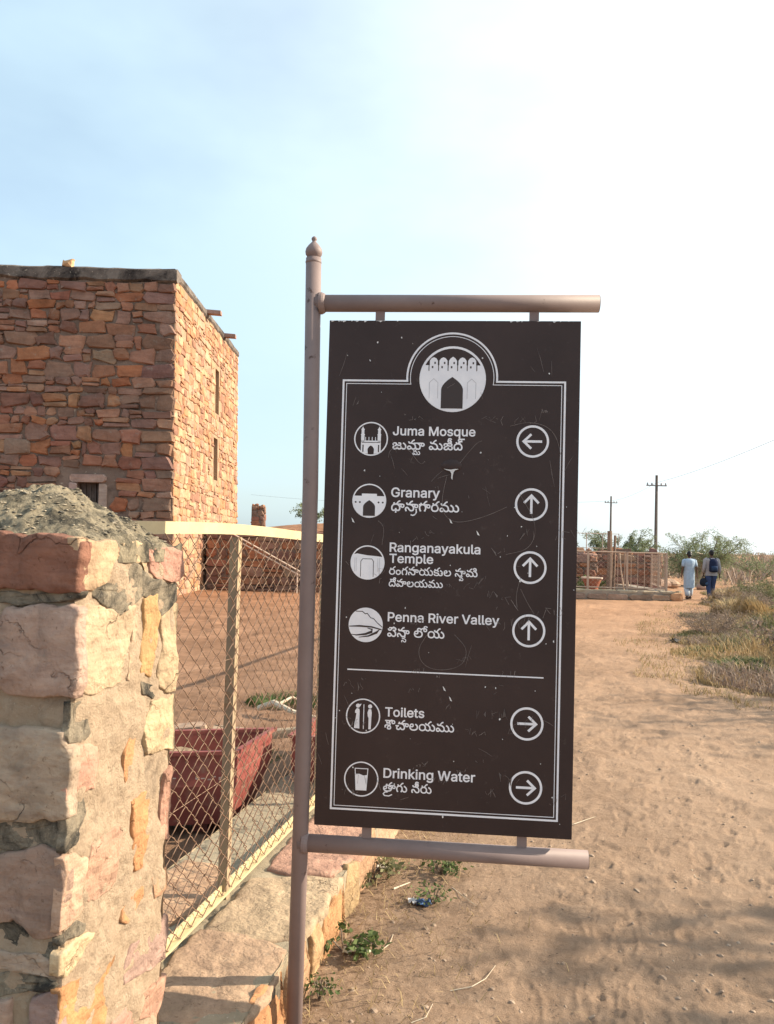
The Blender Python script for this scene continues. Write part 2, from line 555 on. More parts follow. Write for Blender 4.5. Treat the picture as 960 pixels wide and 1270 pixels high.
def ground_material():
    m = bpy.data.materials.new('sandy earth')
    nt, bs = nodes(m)
    tc = nt.nodes.new('ShaderNodeTexCoord').outputs['Object']
    a = noise_tex(nt, 0.55, 6, 0.6, tc)
    c = ramp(nt, a, [(0.3, (0.265, 0.183, 0.128)), (0.55, (0.345, 0.244, 0.174)), (0.75, (0.39, 0.283, 0.206))])
    b = noise_tex(nt, 7, 6, 0.7, tc)
    c = mixc(nt, 0.55, c, mixc(nt, 1.0, c, ramp(nt, b, [(0.3, (0.72, 0.66, 0.60)), (0.7, (1.18, 1.16, 1.12))]), 'MULTIPLY'))
    # redder soil in the distance and inside the fence
    sx = nt.nodes.new('ShaderNodeSeparateXYZ'); nt.links.new(tc, sx.inputs[0])
    fy = N(nt, 'ShaderNodeMapRange'); fy.inputs[1].default_value = 5; fy.inputs[2].default_value = 22
    nt.links.new(sx.outputs[1], fy.inputs[0])
    c = mixc(nt, fy.outputs[0], c, mixc(nt, 1.0, c, (1.04, 0.88, 0.77), 'MULTIPLY'))
    # crumbs and grit
    g = noise_tex(nt, 90, 4, 0.75, tc)
    c = mixc(nt, ramp(nt, g, [(0.60, 0.0), (0.70, 0.55)]), c, (0.20, 0.135, 0.09))
    g2 = noise_tex(nt, 130, 3, 0.7, tc)
    c = mixc(nt, ramp(nt, g2, [(0.66, 0.0), (0.72, 0.5)]), c, (0.46, 0.36, 0.26))
    # leaf-litter tone along the foot of the plinth
    d = N(nt, 'ShaderNodeVectorMath', operation='DOT_PRODUCT'); nt.links.new(tc, d.inputs[0]); d.inputs[1].default_value = (FN.x, FN.y, 0)
    off = N(nt, 'ShaderNodeMath', operation='SUBTRACT'); nt.links.new(d.outputs['Value'], off.inputs[0]); off.inputs[1].default_value = F0.dot(FN)
    ws = N(nt, 'ShaderNodeMath', operation='MULTIPLY_ADD'); nt.links.new(noise_tex(nt, 2.2, 5, 0.6, tc), ws.inputs[0]); ws.inputs[1].default_value = 1.1; nt.links.new(off.outputs[0], ws.inputs[2])
    near = N(nt, 'ShaderNodeMapRange'); near.inputs[1].default_value = 1.75; near.inputs[2].default_value = 1.0; nt.links.new(ws.outputs[0], near.inputs[0])
    gate = N(nt, 'ShaderNodeMath', operation='GREATER_THAN'); nt.links.new(off.outputs[0], gate.inputs[0]); gate.inputs[1].default_value = 0.2
    lit = N(nt, 'ShaderNodeMath', operation='MULTIPLY'); nt.links.new(near.outputs[0], lit.inputs[0]); nt.links.new(gate.outputs[0], lit.inputs[1])
    l2 = N(nt, 'ShaderNodeMath', operation='MULTIPLY'); nt.links.new(lit.outputs[0], l2.inputs[0]); nt.links.new(ramp(nt, noise_tex(nt, 26, 6, 0.75, tc), [(0.42, 0.15), (0.60, 0.85)]), l2.inputs[1])
    c = mixc(nt, l2.outputs[0], c, (0.175, 0.112, 0.072))
    # the yard inside the fence is of a duller, redder soil
    yd = N(nt, 'ShaderNodeMath', operation='LESS_THAN'); nt.links.new(off.outputs[0], yd.inputs[0]); yd.inputs[1].default_value = 0.0
    c = mixc(nt, yd.outputs[0], c, mixc(nt, 1.0, c, mixc(nt, ramp(nt, noise_tex(nt, 1.3, 6, 0.7, tc), [(0.4, 0.0), (0.6, 1.0)]), (0.66, 0.57, 0.53), (0.92, 0.82, 0.78)), 'MULTIPLY'))
    nt.links.new(c, bs.inputs['Base Color'])
    bs.inputs['Roughness'].default_value = 0.97
    bs.inputs['Specular IOR Level'].default_value = 0.1
    p = bump(nt, bs, noise_tex(nt, 30, 8, 0.78, tc, 0.5), 0.9, 0.022)
    bump(nt, bs, noise_tex(nt, 210, 4, 0.7, tc), 0.6, 0.003, p)
    return m


M['earth'] = ground_material()
g_o = mk_np('ground', gv, gf, M['earth'], smooth=True)
tag(g_o, 'trampled sandy earth of the path and yard', kind='structure')


# ------------------------------------------------------------------ masonry
class Frame:
    def __init__(s, O, U, V, Nn):
        s.O = Vector(O); s.U = Vector(U); s.V = Vector(V); s.N = Vector(Nn)

    def p(s, u, v, n):
        return s.O + s.U * u + s.V * v + s.N * n


def stone_lo(fr, u0, u1, v0, v1, h, rg, gap=0.02, jit=0.12, tl=1.0):
    """rubble stone: irregular outline set in a joint, rounded edge, face proud and a little tilted (~40 triangles)"""
    w, t = u1 - u0, v1 - v0
    g = gap * 0.5
    cx, cy = (u0 + u1) / 2, (v0 + v1) / 2
    pts = []
    j = min(w, t) * jit
    c = [rg.uniform(0.08, 0.30) * min(w, t) for _ in range(4)]
    raw = [(u0 + g + c[0], v0 + g), (u1 - g - c[1], v0 + g), (u1 - g, v0 + g + c[1]), (u1 - g, v1 - g - c[2]),
           (u1 - g - c[2], v1 - g), (u0 + g + c[3], v1 - g), (u0 + g, v1 - g - c[3]), (u0 + g, v0 + g + c[0])]
    for (a, b) in raw:
        pts.append((a + rg.uniform(-j, j), b + rg.uniform(-j, j)))
    tu, tv = tl * rg.uniform(-0.12, 0.12), tl * rg.uniform(-0.2, 0.12)
    V = []
    n = len(pts)
    for (a, b) in pts: V.append(fr.p(a, b, -0.05))
    for (a, b) in pts: V.append(fr.p(a, b, h * 0.45))
    ins = min(w, t) * 0.13
    for (a, b) in pts:
        dx, dy = cx - a, cy - b
        l = math.hypot(dx, dy) + 1e-6
        a2, b2 = a + dx / l * ins, b + dy / l * ins
        V.append(fr.p(a2, b2, h * (1 + rg.uniform(-0.12, 0.12)) + tu * (a2 - cx) + tv * (b2 - cy)))
    V.append(fr.p(cx + rg.uniform(-.2, .2) * w, cy + rg.uniform(-.2, .2) * t, h * (1.05 + rg.uniform(-0.15, 0.3))))
    F = []
    for k in range(2):
        for i in range(n):
            F.append((k * n + i, k * n + (i + 1) % n, (k + 1) * n + (i + 1) % n, (k + 1) * n + i))
    for i in range(n):
        F.append((2 * n + i, 2 * n + (i + 1) % n, 3 * n))
    return V, F


def courses(u0, u1, v0, v1, hmin, hmax, wmin, wmax, rg, quoin=None):
    """rectangles of a rubble wall laid in rough courses, with stones broken in two here and there"""
    out = []
    v = v0
    odd = 0
    while v < v1 - 0.02:
        h = rg.uniform(hmin, hmax)
        if v + h > v1 - hmin * 0.6: h = v1 - v
        u = u0
        odd ^= 1
        while u < u1 - 0.02:
            w = rg.uniform(wmin, wmax) * (0.6 + 0.6 * h / hmax)
            if quoin and u == u0: w = quoin[odd]
            if u + w > u1 - wmin * 0.6: w = u1 - u
            x = rg.random()
            if x < 0.16 and h > 0.9 * hmin and w > wmin and not (quoin and u == u0):
                k = rg.uniform(0.35, 0.65)
                out += [(u, u + w, v, v + h * k), (u, u + w, v + h * k, v + h)]
            elif x < 0.24 and w > wmin * 1.5 and not (quoin and u == u0):
                k = rg.uniform(0.3, 0.7); q = rg.uniform(0.35, 0.65)
                out += [(u, u + w * k, v, v + h), (u + w * k, u + w, v, v + h * q), (u + w * k, u + w, v + h * q, v + h)]
            else:
                out.append((u, u + w, v, v + h))
            u += w
        v += h
    return out


def holed_face(fr, u0, u1, v0, v1, holes, n=0.0, depth=0.45):
    us = sorted({u0, u1, *[a for h in holes for a in h[:2]]}); vv = sorted({v0, v1, *[a for h in holes for a in h[2:]]})
    b = MB()
    for i in range(len(us) - 1):
        for j in range(len(vv) - 1):
            cu, cv = (us[i] + us[i + 1]) / 2, (vv[j] + vv[j + 1]) / 2
            if any(h[0] < cu < h[1] and h[2] < cv < h[3] for h in holes): continue
            b.add([fr.p(us[i], vv[j], n), fr.p(us[i + 1], vv[j], n), fr.p(us[i + 1], vv[j + 1], n), fr.p(us[i], vv[j + 1], n)], [(0, 1, 2, 3)])
    for (a, c, d, e) in holes:
        q = [fr.p(a, d, n), fr.p(c, d, n), fr.p(c, e, n), fr.p(a, e, n)] + [fr.p(a, d, n - depth), fr.p(c, d, n - depth), fr.p(c, e, n - depth), fr.p(a, e, n - depth)]
        b.add(q, [(0, 1, 5, 4), (1, 2, 6, 5), (2, 3, 7, 6), (3, 0, 4, 7), (4, 5, 6, 7)])
    return b


def jit_col(c, rg, a=0.1):
    k = 1 + rg.uniform(-a, a)
    return tuple(max(0.02, x * k * (1 + rg.uniform(-0.05, 0.05))) for x in c)


# the two-storey granary block
bc = Vector((-6.0, 22.8, 0))
TALL = 9.3
vvec = (-0.033, 0.025, 1.0)
fr_front = Frame(bc, (-1, 0, 0), vvec, (0, -1, 0))
fr_right = Frame(bc, (0, 1, 0), vvec, (1, 0, 0))
fw, rw = 7.4, 9.8
house = thing('stone_building', 'tall red sandstone rubble building with a sunlit right wall, behind the fence', 'building', tuple(bc))
win_f = (2.10, 2.72, 1.9, 3.16)
slit_a = (5.55, 6.15, 6.15, 7.75)
slit_b = (5.35, 6.0, 3.75, 5.25)
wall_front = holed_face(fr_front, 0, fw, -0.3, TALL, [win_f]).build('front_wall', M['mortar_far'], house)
wall_right = holed_face(fr_right, 0, rw, -0.3, TALL, [slit_a, slit_b]).build('side_wall', M['mortar_sunlit'], house)
b = MB()
q = [fr_front.p(0, -0.3, 0), fr_front.p(fw, -0.3, 0), fr_front.p(fw, TALL, 0), fr_front.p(0, TALL, 0)]
q2 = [v + Vector((0, rw, 0)) for v in q]
b.add([q[1], q2[1], q2[2], q[2]], [(0, 1, 2, 3)]); b.add(q2, [(0, 3, 2, 1)]); b.add([q[3], q[2], q2[2], q2[3]], [(0, 1, 2, 3)])
b.build('rear_wall', M['mortar_far'], house)
rg = random.Random(5)


def overlaps(r, h, e=0.03):
    return r[0] < h[1] + e and r[1] > h[0] - e and r[2] < h[3] + e and r[3] > h[2] - e


front_rects = [r for r in courses(0, fw, -0.1, TALL - 0.30, 0.17, 0.44, 0.24, 0.85, rg, quoin=(0.9, 0.5)) if not overlaps(r, (1.86, 2.96, 1.6, 3.42))]
side_rects = [r for r in courses(0, rw, -0.1, TALL - 0.18, 0.16, 0.34, 0.2, 0.55, rg, quoin=(0.4, 0.7)) if not (overlaps(r, slit_a, 0.0) or overlaps(r, slit_b, 0.0))]
n_part = 0
rest_f = MB()
front_rects.sort(key=lambda r: (r[0] > 5.3, -(r[1] - r[0]) * (r[3] - r[2])))       # the visible and large ones first
for r in front_rects:
    V, F = stone_lo(fr_front, *r, rg.uniform(0.03, 0.10), rg, 0.022, 0.2)
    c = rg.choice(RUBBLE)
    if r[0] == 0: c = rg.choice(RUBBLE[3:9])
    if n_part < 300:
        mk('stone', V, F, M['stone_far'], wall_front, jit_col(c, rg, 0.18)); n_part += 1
    else:
        rest_f.add(V, F)
if rest_f.V:
    o = rest_f.build('small_stones', M['stone_front_mix'], wall_front); o['kind'] = 'stuff'
rest = MB()
side_rects.sort(key=lambda r: -((r[1] - r[0]) * (r[3] - r[2])) / (22.8 + r[0]) ** 3)
for r in side_rects:
    V, F = stone_lo(fr_right, *r, rg.uniform(0.012, 0.045), rg, 0.025, 0.2, 0.4)
    if n_part < 300:
        mk('stone', V, F, M['stone_far'], wall_right, jit_col(rg.choice(SUNLIT_PAL), rg, 0.12)); n_part += 1
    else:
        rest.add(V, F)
o = rest.build('small_stones', M['stone_sunlit_mix'], wall_right); o['kind'] = 'stuff'
# window on the shaded front
wf = holed_face(fr_front, win_f[0], win_f[1], win_f[2], win_f[3], []).V
surround = (0.37, 0.27, 0.23)
win = MB()
win.add(*stone_lo(fr_front, 1.88, 2.94, 3.16, 3.40, 0.06, rg, 0.01, 0.02))
lint = win.build('window', M['stone_far'], wall_front, surround)
for (a, c_, d, e) in ((1.86, 2.10, 1.6, 3.15), (2.72, 2.96, 1.6, 3.15), (2.10, 2.72, 1.6, 1.89)):
    V, F = stone_lo(fr_front, a, c_, d, e, 0.055, rg, 0.01, 0.03)
    mk('window_jamb', V, F, M['stone_far'], wall_front, jit_col(surround, rg, 0.06))
M['old_wood'] = mottled('grey weathered wood', (0.07, 0.06, 0.055), (0.15, 0.125, 0.11), 5, 0.85, 30, 0.5, 0.01)
for k in range(4):
    u = 2.115 + k * 0.15
    bb = MB(); n0 = -0.30 + 0.015 * (k % 2)
    P = [fr_front.p(u + a * 0.137, 1.9 + v * 1.26, n0 + c_) for v in (0, 1) for c_ in (0, 0.035) for a in (0, 1)]
    bb.add(P, [(0, 1, 3, 2), (4, 6, 7, 5), (0, 4, 5, 1), (2, 3, 7, 6), (0, 2, 6, 4), (1, 5, 7, 3)])
    bb.build('shutter_plank', M['old_wood'], wall_front)
bb = MB()
for k in range(3):
    u = 2.25 + k * 0.15
    bb = MB(); bb.tube([fr_front.p(u, 1.92, -0.16), fr_front.p(u, 3.14, -0.16)], 0.014, 6)
    bb.build('window_bar', M['old_wood'], wall_front)
# parapet
pb = MB()
npar = 46
for fr, L in ((fr_front, fw), (fr_right, rw)):
    V = []; F = []
    for i in range(npar + 1):
        u = L * i / npar - (0.06 if i == 0 else 0)
        k = mnoise.noise((u * 1.3, 3.0 if fr is fr_front else 9.0, 0)) * 0.035 + mnoise.noise((u * 5, 1, 0)) * 0.015
        k2 = mnoise.noise((u * 1.7, 5, 2)) * 0.10
        out = 0.10 if fr is fr_front else 0.055
        low = TALL - (0.30 if fr is fr_front else 0.16) + k2 * 0.8
        V += [fr.p(u, low, 0.005), fr.p(u, low + 0.06, out), fr.p(u, TALL + 0.06 + k, out * 0.9), fr.p(u, TALL + 0.12 + k, 0.0), fr.p(u, TALL + 0.10 + k, -0.45), fr.p(u, TALL - 0.1, -0.45)]
    for i in range(npar):
        for k in range(5):
            a = i * 6 + k
            F.append((a, a + 6, a + 7, a + 1))
    F.append(tuple(range(6)))
    pb.add(V, F)
pb.build('parapet', M['parapet'], house)
for (u, ln, dz) in ((3.9, 0.5, 0.02), (6.8, 0.45, -0.02)):
    sp = MB(); P = [fr_right.p(u + a * 0.26, TALL - 0.03 + dz + v * 0.13 - 0.04 * c_, -0.2 + c_ * (ln + 0.2)) for v in (0, 1) for c_ in (0, 1) for a in (0, 1)]
    sp.add(P, [(0, 1, 3, 2), (4, 6, 7, 5), (0, 4, 5, 1), (2, 3, 7, 6), (0, 2, 6, 4), (1, 5, 7, 3)])
    sp.build('roof_spout', M['stone_far'], house, (0.30, 0.2, 0.17))
V, F = stone_lo(Frame(fr_front.p(2.95, TALL + 0.10, -0.02), (-1, 0, 0), (0, 0, 1), (0, -1, 0)), 0, 0.3, 0, 0.2, 0.1, rg, 0.0, 0.2)
mk('loose_stone', V, F, M['stone_far'], house, (0.5, 0.34, 0.2))


def block_wall(name, label, x0, x1, y, z0, z1, thick, seed, hm=(0.2, 0.36), wm=(0.3, 0.8), top_noise=0.15, cat='wall', pal=RUBBLE, rubble_top=True, ang=0.0):
    """free-standing rubble wall whose front and top stones are each built"""
    rg = random.Random(seed)
    U = Vector((math.cos(ang), math.sin(ang), 0)); Nn = Vector((math.sin(ang), -math.cos(ang), 0))
    O = Vector((x0, y, 0))
    L = (x1 - x0) / math.cos(ang)
    t = thing(name, label, cat, (x0, y, z0))
    fr = Frame(O, U, (0, 0, 1), Nn)
    core = MB()
    P = [fr.p(u, v, -n) for v in (z0 - 0.2, z1) for n in (0, thick) for u in (0, L)]
    core.add(P, [(0, 2, 3, 1), (4, 5, 7, 6), (0, 1, 5, 4), (2, 6, 7, 3), (0, 4, 6, 2), (1, 3, 7, 5)])
    core.build('core', M['mortar_far'], t)
    for r in courses(0, L, z0, z1, hm[0], hm[1], wm[0], wm[1], rg):
        V, F = stone_lo(fr, *r, rg.uniform(0.03, 0.08), rg, 0.04, 0.16)
        mk('stone', V, F, M['stone_far'], t, jit_col(rg.choice(pal), rg, 0.15))
    if rubble_top:
        ft = Frame(O + Vector((0, 0, z1)), U, -Nn, (0, 0, 1))
        for r in courses(0, L, 0, thick, thick * 0.4, thick * 0.6, wm[0], wm[1], rg):
            V, F = stone_lo(ft, *r, rg.uniform(0.04, 0.04 + top_noise), rg, 0.04, 0.2)
            mk('coping_stone', V, F, M['stone_far'], t, jit_col(rg.choice(pal), rg, 0.15))
    fe = Frame(fr.p(L, 0, 0), -Nn, (0, 0, 1), U)
    for r in courses(0, thick, z0, z1, hm[0], hm[1], wm[0], wm[1], rg):
        V, F = stone_lo(fe, *r, rg.uniform(0.03, 0.07), rg, 0.04, 0.16)
        mk('end_stone', V, F, M['stone_far'], t, jit_col(rg.choice(pal), rg, 0.15))
    return t


block_wall('rubble_ruin', 'low dark rubble wall at the foot of the tall building, seen through the fence', -5.9, 0.6, 26.6, 0, 1.85, 1.1, 31, top_noise=0.18, pal=RUBBLE[:6])
block_wall('ruin_stub', 'small broken brick-red ruin stub on the rise beside the building', -9.75, -8.85, 58, 1.0, 4.15, 0.8, 33, (0.3, 0.5), (0.3, 0.6))
block_wall('rubble_ruin', 'dark stone wall inside the far fenced enclosure, beside the sign edge', 5.6, 7.95, 30.4, 0, 1.45, 0.8, 35, top_noise=0.2, pal=RUBBLE[:6])
block_wall('rubble_ruin', 'brown rubble bank along the rear of the far enclosure', 8.0, 11.6, 34.0, 0, 1.5, 0.9, 36, (0.25, 0.4), (0.4, 1.0), 0.25)


# ------------------------------------------------------------------ near masonry: gate pier and plinth
def chaikin(p, it=1, closed=True):
    for _ in range(it):
        q = []
        for i in range(len(p)):
            a, b = p[i], p[(i + 1) % len(p)]
            q.append((a[0] * 0.8 + b[0] * 0.2, a[1] * 0.8 + b[1] * 0.2))
            q.append((a[0] * 0.2 + b[0] * 0.8, a[1] * 0.2 + b[1] * 0.8))
        p = q
    return p


def stone_hi(fr, poly, h, seed, step=0.012, rough=0.004, base=-0.02, rnd=0.016, tilt=(0, 0), facet=0.0):
    """hand-outlined stone: chipped outline, rounded arris, hewn uneven face"""
    p = poly
    pts = []
    for i in range(len(p)):
        a, b = p[i], p[(i + 1) % len(p)]
        k = max(1, int(math.hypot(b[0] - a[0], b[1] - a[1]) / step))
        for s in range(k):
            pts.append((a[0] + (b[0] - a[0]) * s / k, a[1] + (b[1] - a[1]) * s / k))
    n = len(pts)
    cx = sum(q[0] for q in pts) / n; cy = sum(q[1] for q in pts) / n
    pts = [(q[0] + mnoise.noise((q[0] * 45, q[1] * 45, seed)) * 0.006 + mnoise.noise((q[0] * 14, q[1] * 14, seed + 7)) * 0.014,
            q[1] + mnoise.noise((q[0] * 45, q[1] * 45, seed + 3)) * 0.006 + mnoise.noise((q[0] * 14, q[1] * 14, seed + 9)) * 0.014) for q in pts]
    rmean = sum(math.hypot(q[0] - cx, q[1] - cy) for q in pts) / n
    rq = random.Random(int(seed * 10))
    fac_ = [(h * rq.uniform(0.75, 1.25), rq.uniform(-1, 1) * facet, rq.uniform(-1, 1) * facet) for _ in range(6)]
    rings = [(0.0, base), (0.0, h * 0.35), (rnd * 0.35 / rmean, h * 0.75), (rnd / rmean, h * 0.97), (0.30, h), (0.48, h), (0.64, h), (0.78, h), (0.90, h)]
    V = []; F = []
    for k, (s, z) in enumerate(rings):
        for q in pts:
            x = q[0] + (cx - q[0]) * s; y = q[1] + (cy - q[1]) * s
            d = z
            if k >= 1:
                w = min(1.0, k / 3)
                if facet and k >= 2: d += w * (min(c0 + c1 * (x - cx) + c2 * (y - cy) for c0, c1, c2 in fac_) - h)
                d += w * (mnoise.noise((x * 9, y * 9, seed * 1.3)) * rough * 2.2 + mnoise.noise((x * 30, y * 30, seed)) * rough + mnoise.noise((x * 80, y * 80, seed)) * rough * 0.35) + tilt[0] * (x - cx) + tilt[1] * (y - cy)
            V.append(fr.p(x, y, d))
    V.append(fr.p(cx, cy, h + mnoise.noise((cx * 9, cy * 9, seed * 1.3)) * rough * 2.2))
    for k in range(len(rings) - 1):
        for i in range(n):
            F.append((k * n + i, k * n + (i + 1) % n, (k + 1) * n + (i + 1) % n, (k + 1) * n + i))
    for i in range(n):
        F.append(((len(rings) - 1) * n + i, (len(rings) - 1) * n + (i + 1) % n, len(V) - 1))
    return V, F


def rough_panel(fr, u0, u1, v0, v1, nu, nv, amp, seed, edge=0.0):
    V = []; F = []
    for j in range(nv + 1):
        for i in range(nu + 1):
            u = u0 + (u1 - u0) * i / nu; v = v0 + (v1 - v0) * j / nv
            e = min(i, nu - i, 3) / 3
            d = (mnoise.noise((u * 12, v * 12, seed)) * amp + mnoise.noise((u * 40, v * 40, seed)) * amp * 0.5) - edge * (1 - e) ** 2
            V.append(fr.p(u, v, d))
    for j in range(nv):
        for i in range(nu):
            a = j * (nu + 1) + i
            F.append((a, a + 1, a + nu + 2, a + nu + 1))
    return V, F


P_T0, P_T1, P_N0, P_N1, P_TOP = -0.91, -0.41, -0.34, 0.18, 1.585
pier = thing('stone_pier', 'rough sandstone gate pier with mortar dome, at the left front', 'pier', tuple(fpt(-0.66, -0.08, 0)))
fr_side = Frame(fpt(0, P_N1, 0), FD, (0, 0, 1), FN)
fr_fr = Frame(fpt(P_T0, 0, 0), FN, (0, 0, 1), -FD)
fr_back = Frame(fpt(P_T1, 0, 0), FN, (0, 0, 1), FD)
fr_left = Frame(fpt(0, P_N0, 0), FD, (0, 0, 1), -FN)
core = MB()
core.add(*rough_panel(fr_side, P_T0, P_T1, -0.1, P_TOP, 60, 170, 0.012, 1.0, 0.008))
core.add(*rough_panel(fr_fr, P_N0, P_N1, -0.1, P_TOP, 60, 170, 0.012, 2.0, 0.008))
core.add(*rough_panel(fr_back, P_N0, P_N1, -0.1, P_TOP, 20, 50, 0.012, 3.0, 0.008))
core.add(*rough_panel(fr_left, P_T0, P_T1, -0.1, P_TOP, 20, 50, 0.012, 4.0, 0.008))
core.build('mortar_core', M['mortar_near'], pier, smooth=True)
PALE, PINK, ORNG, CREAM, TAN, PURP, MAROON, GREYP = (0.44, 0.315, 0.22), (0.40, 0.245, 0.19), (0.42, 0.225, 0.115), (0.50, 0.39, 0.245), (0.38, 0.25, 0.15), (0.33, 0.225, 0.19), (0.25, 0.125, 0.09), (0.42, 0.31, 0.25)
SIDE = [
    (PALE, 0.022, [(-0.925, 1.623), (-0.848, 1.617), (-0.76, 1.612), (-0.736, 1.596), (-0.726, 1.568), (-0.765, 1.541), (-0.782, 1.508), (-0.856, 1.487), (-0.915, 1.486), (-0.92, 1.559)]),
    (PALE, 0.016, [(-0.729, 1.604), (-0.654, 1.609), (-0.605, 1.596), (-0.596, 1.573), (-0.588, 1.525), (-0.627, 1.549), (-0.683, 1.556), (-0.721, 1.573)]),
    ((0.43, 0.235, 0.18), 0.020, [(-0.593, 1.587), (-0.485, 1.594), (-0.39, 1.584), (-0.379, 1.526), (-0.411, 1.494), (-0.516, 1.506), (-0.578, 1.524)]),
    (PALE, 0.024, [(-0.92, 1.451), (-0.826, 1.451), (-0.767, 1.436), (-0.736, 1.423), (-0.674, 1.441), (-0.651, 1.434), (-0.668, 1.372), (-0.695, 1.301), (-0.706, 1.241), (-0.781, 1.237), (-0.856, 1.236), (-0.92, 1.247), (-0.922, 1.328), (-0.922, 1.383)]),
    (PALE, 0.014, [(-0.648, 1.416), (-0.627, 1.409), (-0.634, 1.265), (-0.65, 1.225), (-0.676, 1.236), (-0.669, 1.326)]),
    ((0.46, 0.30, 0.14), 0.018, [(-0.608, 1.457), (-0.537, 1.462), (-0.522, 1.4), (-0.529, 1.279), (-0.555, 1.235), (-0.603, 1.248), (-0.618, 1.291), (-0.608, 1.378)]),
    (PALE, 0.020, [(-0.507, 1.399), (-0.433, 1.438), (-0.402, 1.429), (-0.398, 1.306), (-0.402, 1.192), (-0.411, 1.165), (-0.503, 1.193), (-0.514, 1.247), (-0.496, 1.337)]),
    (CREAM, 0.018, [(-0.538, 1.166), (-0.40, 1.159), (-0.396, 1.047), (-0.40, 1.003), (-0.476, 1.01), (-0.55, 1.013), (-0.573, 1.09)]),
    (ORNG, 0.010, [(-0.646, 1.111), (-0.615, 1.098), (-0.623, 1.034), (-0.64, 0.962), (-0.672, 0.965), (-0.667, 1.045)]),
    (PINK, 0.020, [(-0.92, 1.123), (-0.798, 1.104), (-0.794, 1.054), (-0.809, 0.996), (-0.865, 1.001), (-0.92, 0.997), (-0.92, 1.057)]),
    (ORNG, 0.014, [(-0.626, 0.917), (-0.568, 0.918), (-0.532, 0.923), (-0.528, 0.845), (-0.537, 0.756), (-0.563, 0.708), (-0.599, 0.721), (-0.621, 0.786)]),
    (PINK, 0.018, [(-0.45, 0.942), (-0.41, 0.956), (-0.398, 0.943), (-0.396, 0.756), (-0.402, 0.73), (-0.463, 0.767), (-0.467, 0.825), (-0.449, 0.887)]),
    (PINK, 0.014, [(-0.809, 0.868), (-0.719, 0.865), (-0.666, 0.865), (-0.662, 0.789), (-0.688, 0.729), (-0.738, 0.71), (-0.816, 0.718), (-0.833, 0.749), (-0.824, 0.815)]),
    (PALE, 0.018, [(-0.926, 0.873), (-0.816, 0.839), (-0.829, 0.804), (-0.849, 0.758), (-0.831, 0.717), (-0.904, 0.696), (-0.928, 0.702), (-0.923, 0.781)]),
    (ORNG, 0.010, [(-0.648, 0.633), (-0.594, 0.651), (-0.541, 0.657), (-0.536, 0.633), (-0.567, 0.61), (-0.618, 0.596), (-0.652, 0.611)]),
    (TAN, 0.014, [(-0.492, 0.653), (-0.408, 0.656), (-0.396, 0.617), (-0.398, 0.588), (-0.432, 0.587), (-0.481, 0.592)]),
    (PURP, 0.016, [(-0.595, 0.522), (-0.485, 0.505), (-0.405, 0.513), (-0.396, 0.476), (-0.40, 0.389), (-0.515, 0.405), (-0.61, 0.429), (-0.625, 0.472)]),
    (CREAM, 0.020, [(-0.925, 0.66), (-0.875, 0.658), (-0.782, 0.644), (-0.786, 0.621), (-0.835, 0.591), (-0.888, 0.586), (-0.925, 0.603)]),
    (ORNG, 0.020, [(-0.92, 0.561), (-0.813, 0.543), (-0.679, 0.538), (-0.665, 0.503), (-0.677, 0.452), (-0.706, 0.422), (-0.723, 0.37), (-0.92, 0.38)]),
    (PINK, 0.012, [(-0.523, 0.351), (-0.40, 0.34), (-0.396, 0.28), (-0.446, 0.24), (-0.526, 0.28)]),
    (TAN, 0.012, [(-0.92, 0.34), (-0.74, 0.33), (-0.72, 0.12), (-0.92, 0.10)]), (PINK, 0.012, [(-0.68, 0.36), (-0.56, 0.37), (-0.56, 0.14), (-0.70, 0.12)])]
FRONT = [
    (MAROON, 0.026, [(-0.20, 1.62), (0.062, 1.622), (0.17, 1.623), (0.197, 1.612), (0.198, 1.559), (0.19, 1.487), (0.087, 1.486), (-0.20, 1.488)]),
    (GREYP, 0.026, [(-0.006, 1.449), (0.089, 1.454), (0.173, 1.456), (0.198, 1.437), (0.197, 1.33), (0.195, 1.243), (0.1, 1.23), (0.017, 1.232), (-0.015, 1.256), (-0.022, 1.417)]),
    (PURP, 0.018, [(-0.214, 1.434), (-0.043, 1.446), (-0.032, 1.292), (-0.034, 1.24), (-0.202, 1.223)]),
    (GREYP, 0.026, [(-0.197, 1.149), (0.045, 1.16), (0.104, 1.164), (0.172, 1.161), (0.19, 1.125), (0.196, 1.089), (0.198, 1.033), (0.185, 0.959), (0.088, 0.943), (-0.189, 0.918)]),
    (PURP, 0.022, [(-0.184, 0.838), (0.038, 0.865), (0.109, 0.886), (0.185, 0.872), (0.195, 0.775), (0.18, 0.686), (0.12, 0.681), (0.059, 0.709), (-0.174, 0.664)]),
    (GREYP, 0.016, [(-0.17, 0.605), (0.087, 0.638), (0.174, 0.631), (0.176, 0.59), (0.077, 0.598), (-0.167, 0.548)]),
    (PURP, 0.020, [(0.105, 0.542), (0.184, 0.561), (0.191, 0.40), (0.105, 0.39)]), (GREYP, 0.02, [(-0.2, 0.50), (0.06, 0.53), (0.07, 0.30), (-0.2, 0.28)]),
    (GREYP, 0.02, [(-0.1, 0.24), (0.18, 0.26), (0.185, 0.04), (-0.1, 0.03)]), (PURP, 0.02, [(-0.335, 1.6), (-0.235, 1.61), (-0.235, 1.25), (-0.335, 1.24)]),
    (PURP, 0.02, [(-0.335, 1.15), (-0.235, 1.15), (-0.225, 0.9), (-0.335, 0.88)])]
rg = random.Random(3)
for i, (c, h, poly) in enumerate(SIDE):
    V, F = stone_hi(fr_side, poly, h * 0.42, i * 3.7 + 1, step=0.008, rough=0.0042, rnd=0.006, tilt=(rg.uniform(-.03, .03), rg.uniform(-.03, .03)), facet=0.025)
    mk('stone', V, F, M['stone_near'], pier, jit_col(c, rg, 0.05), smooth=True)
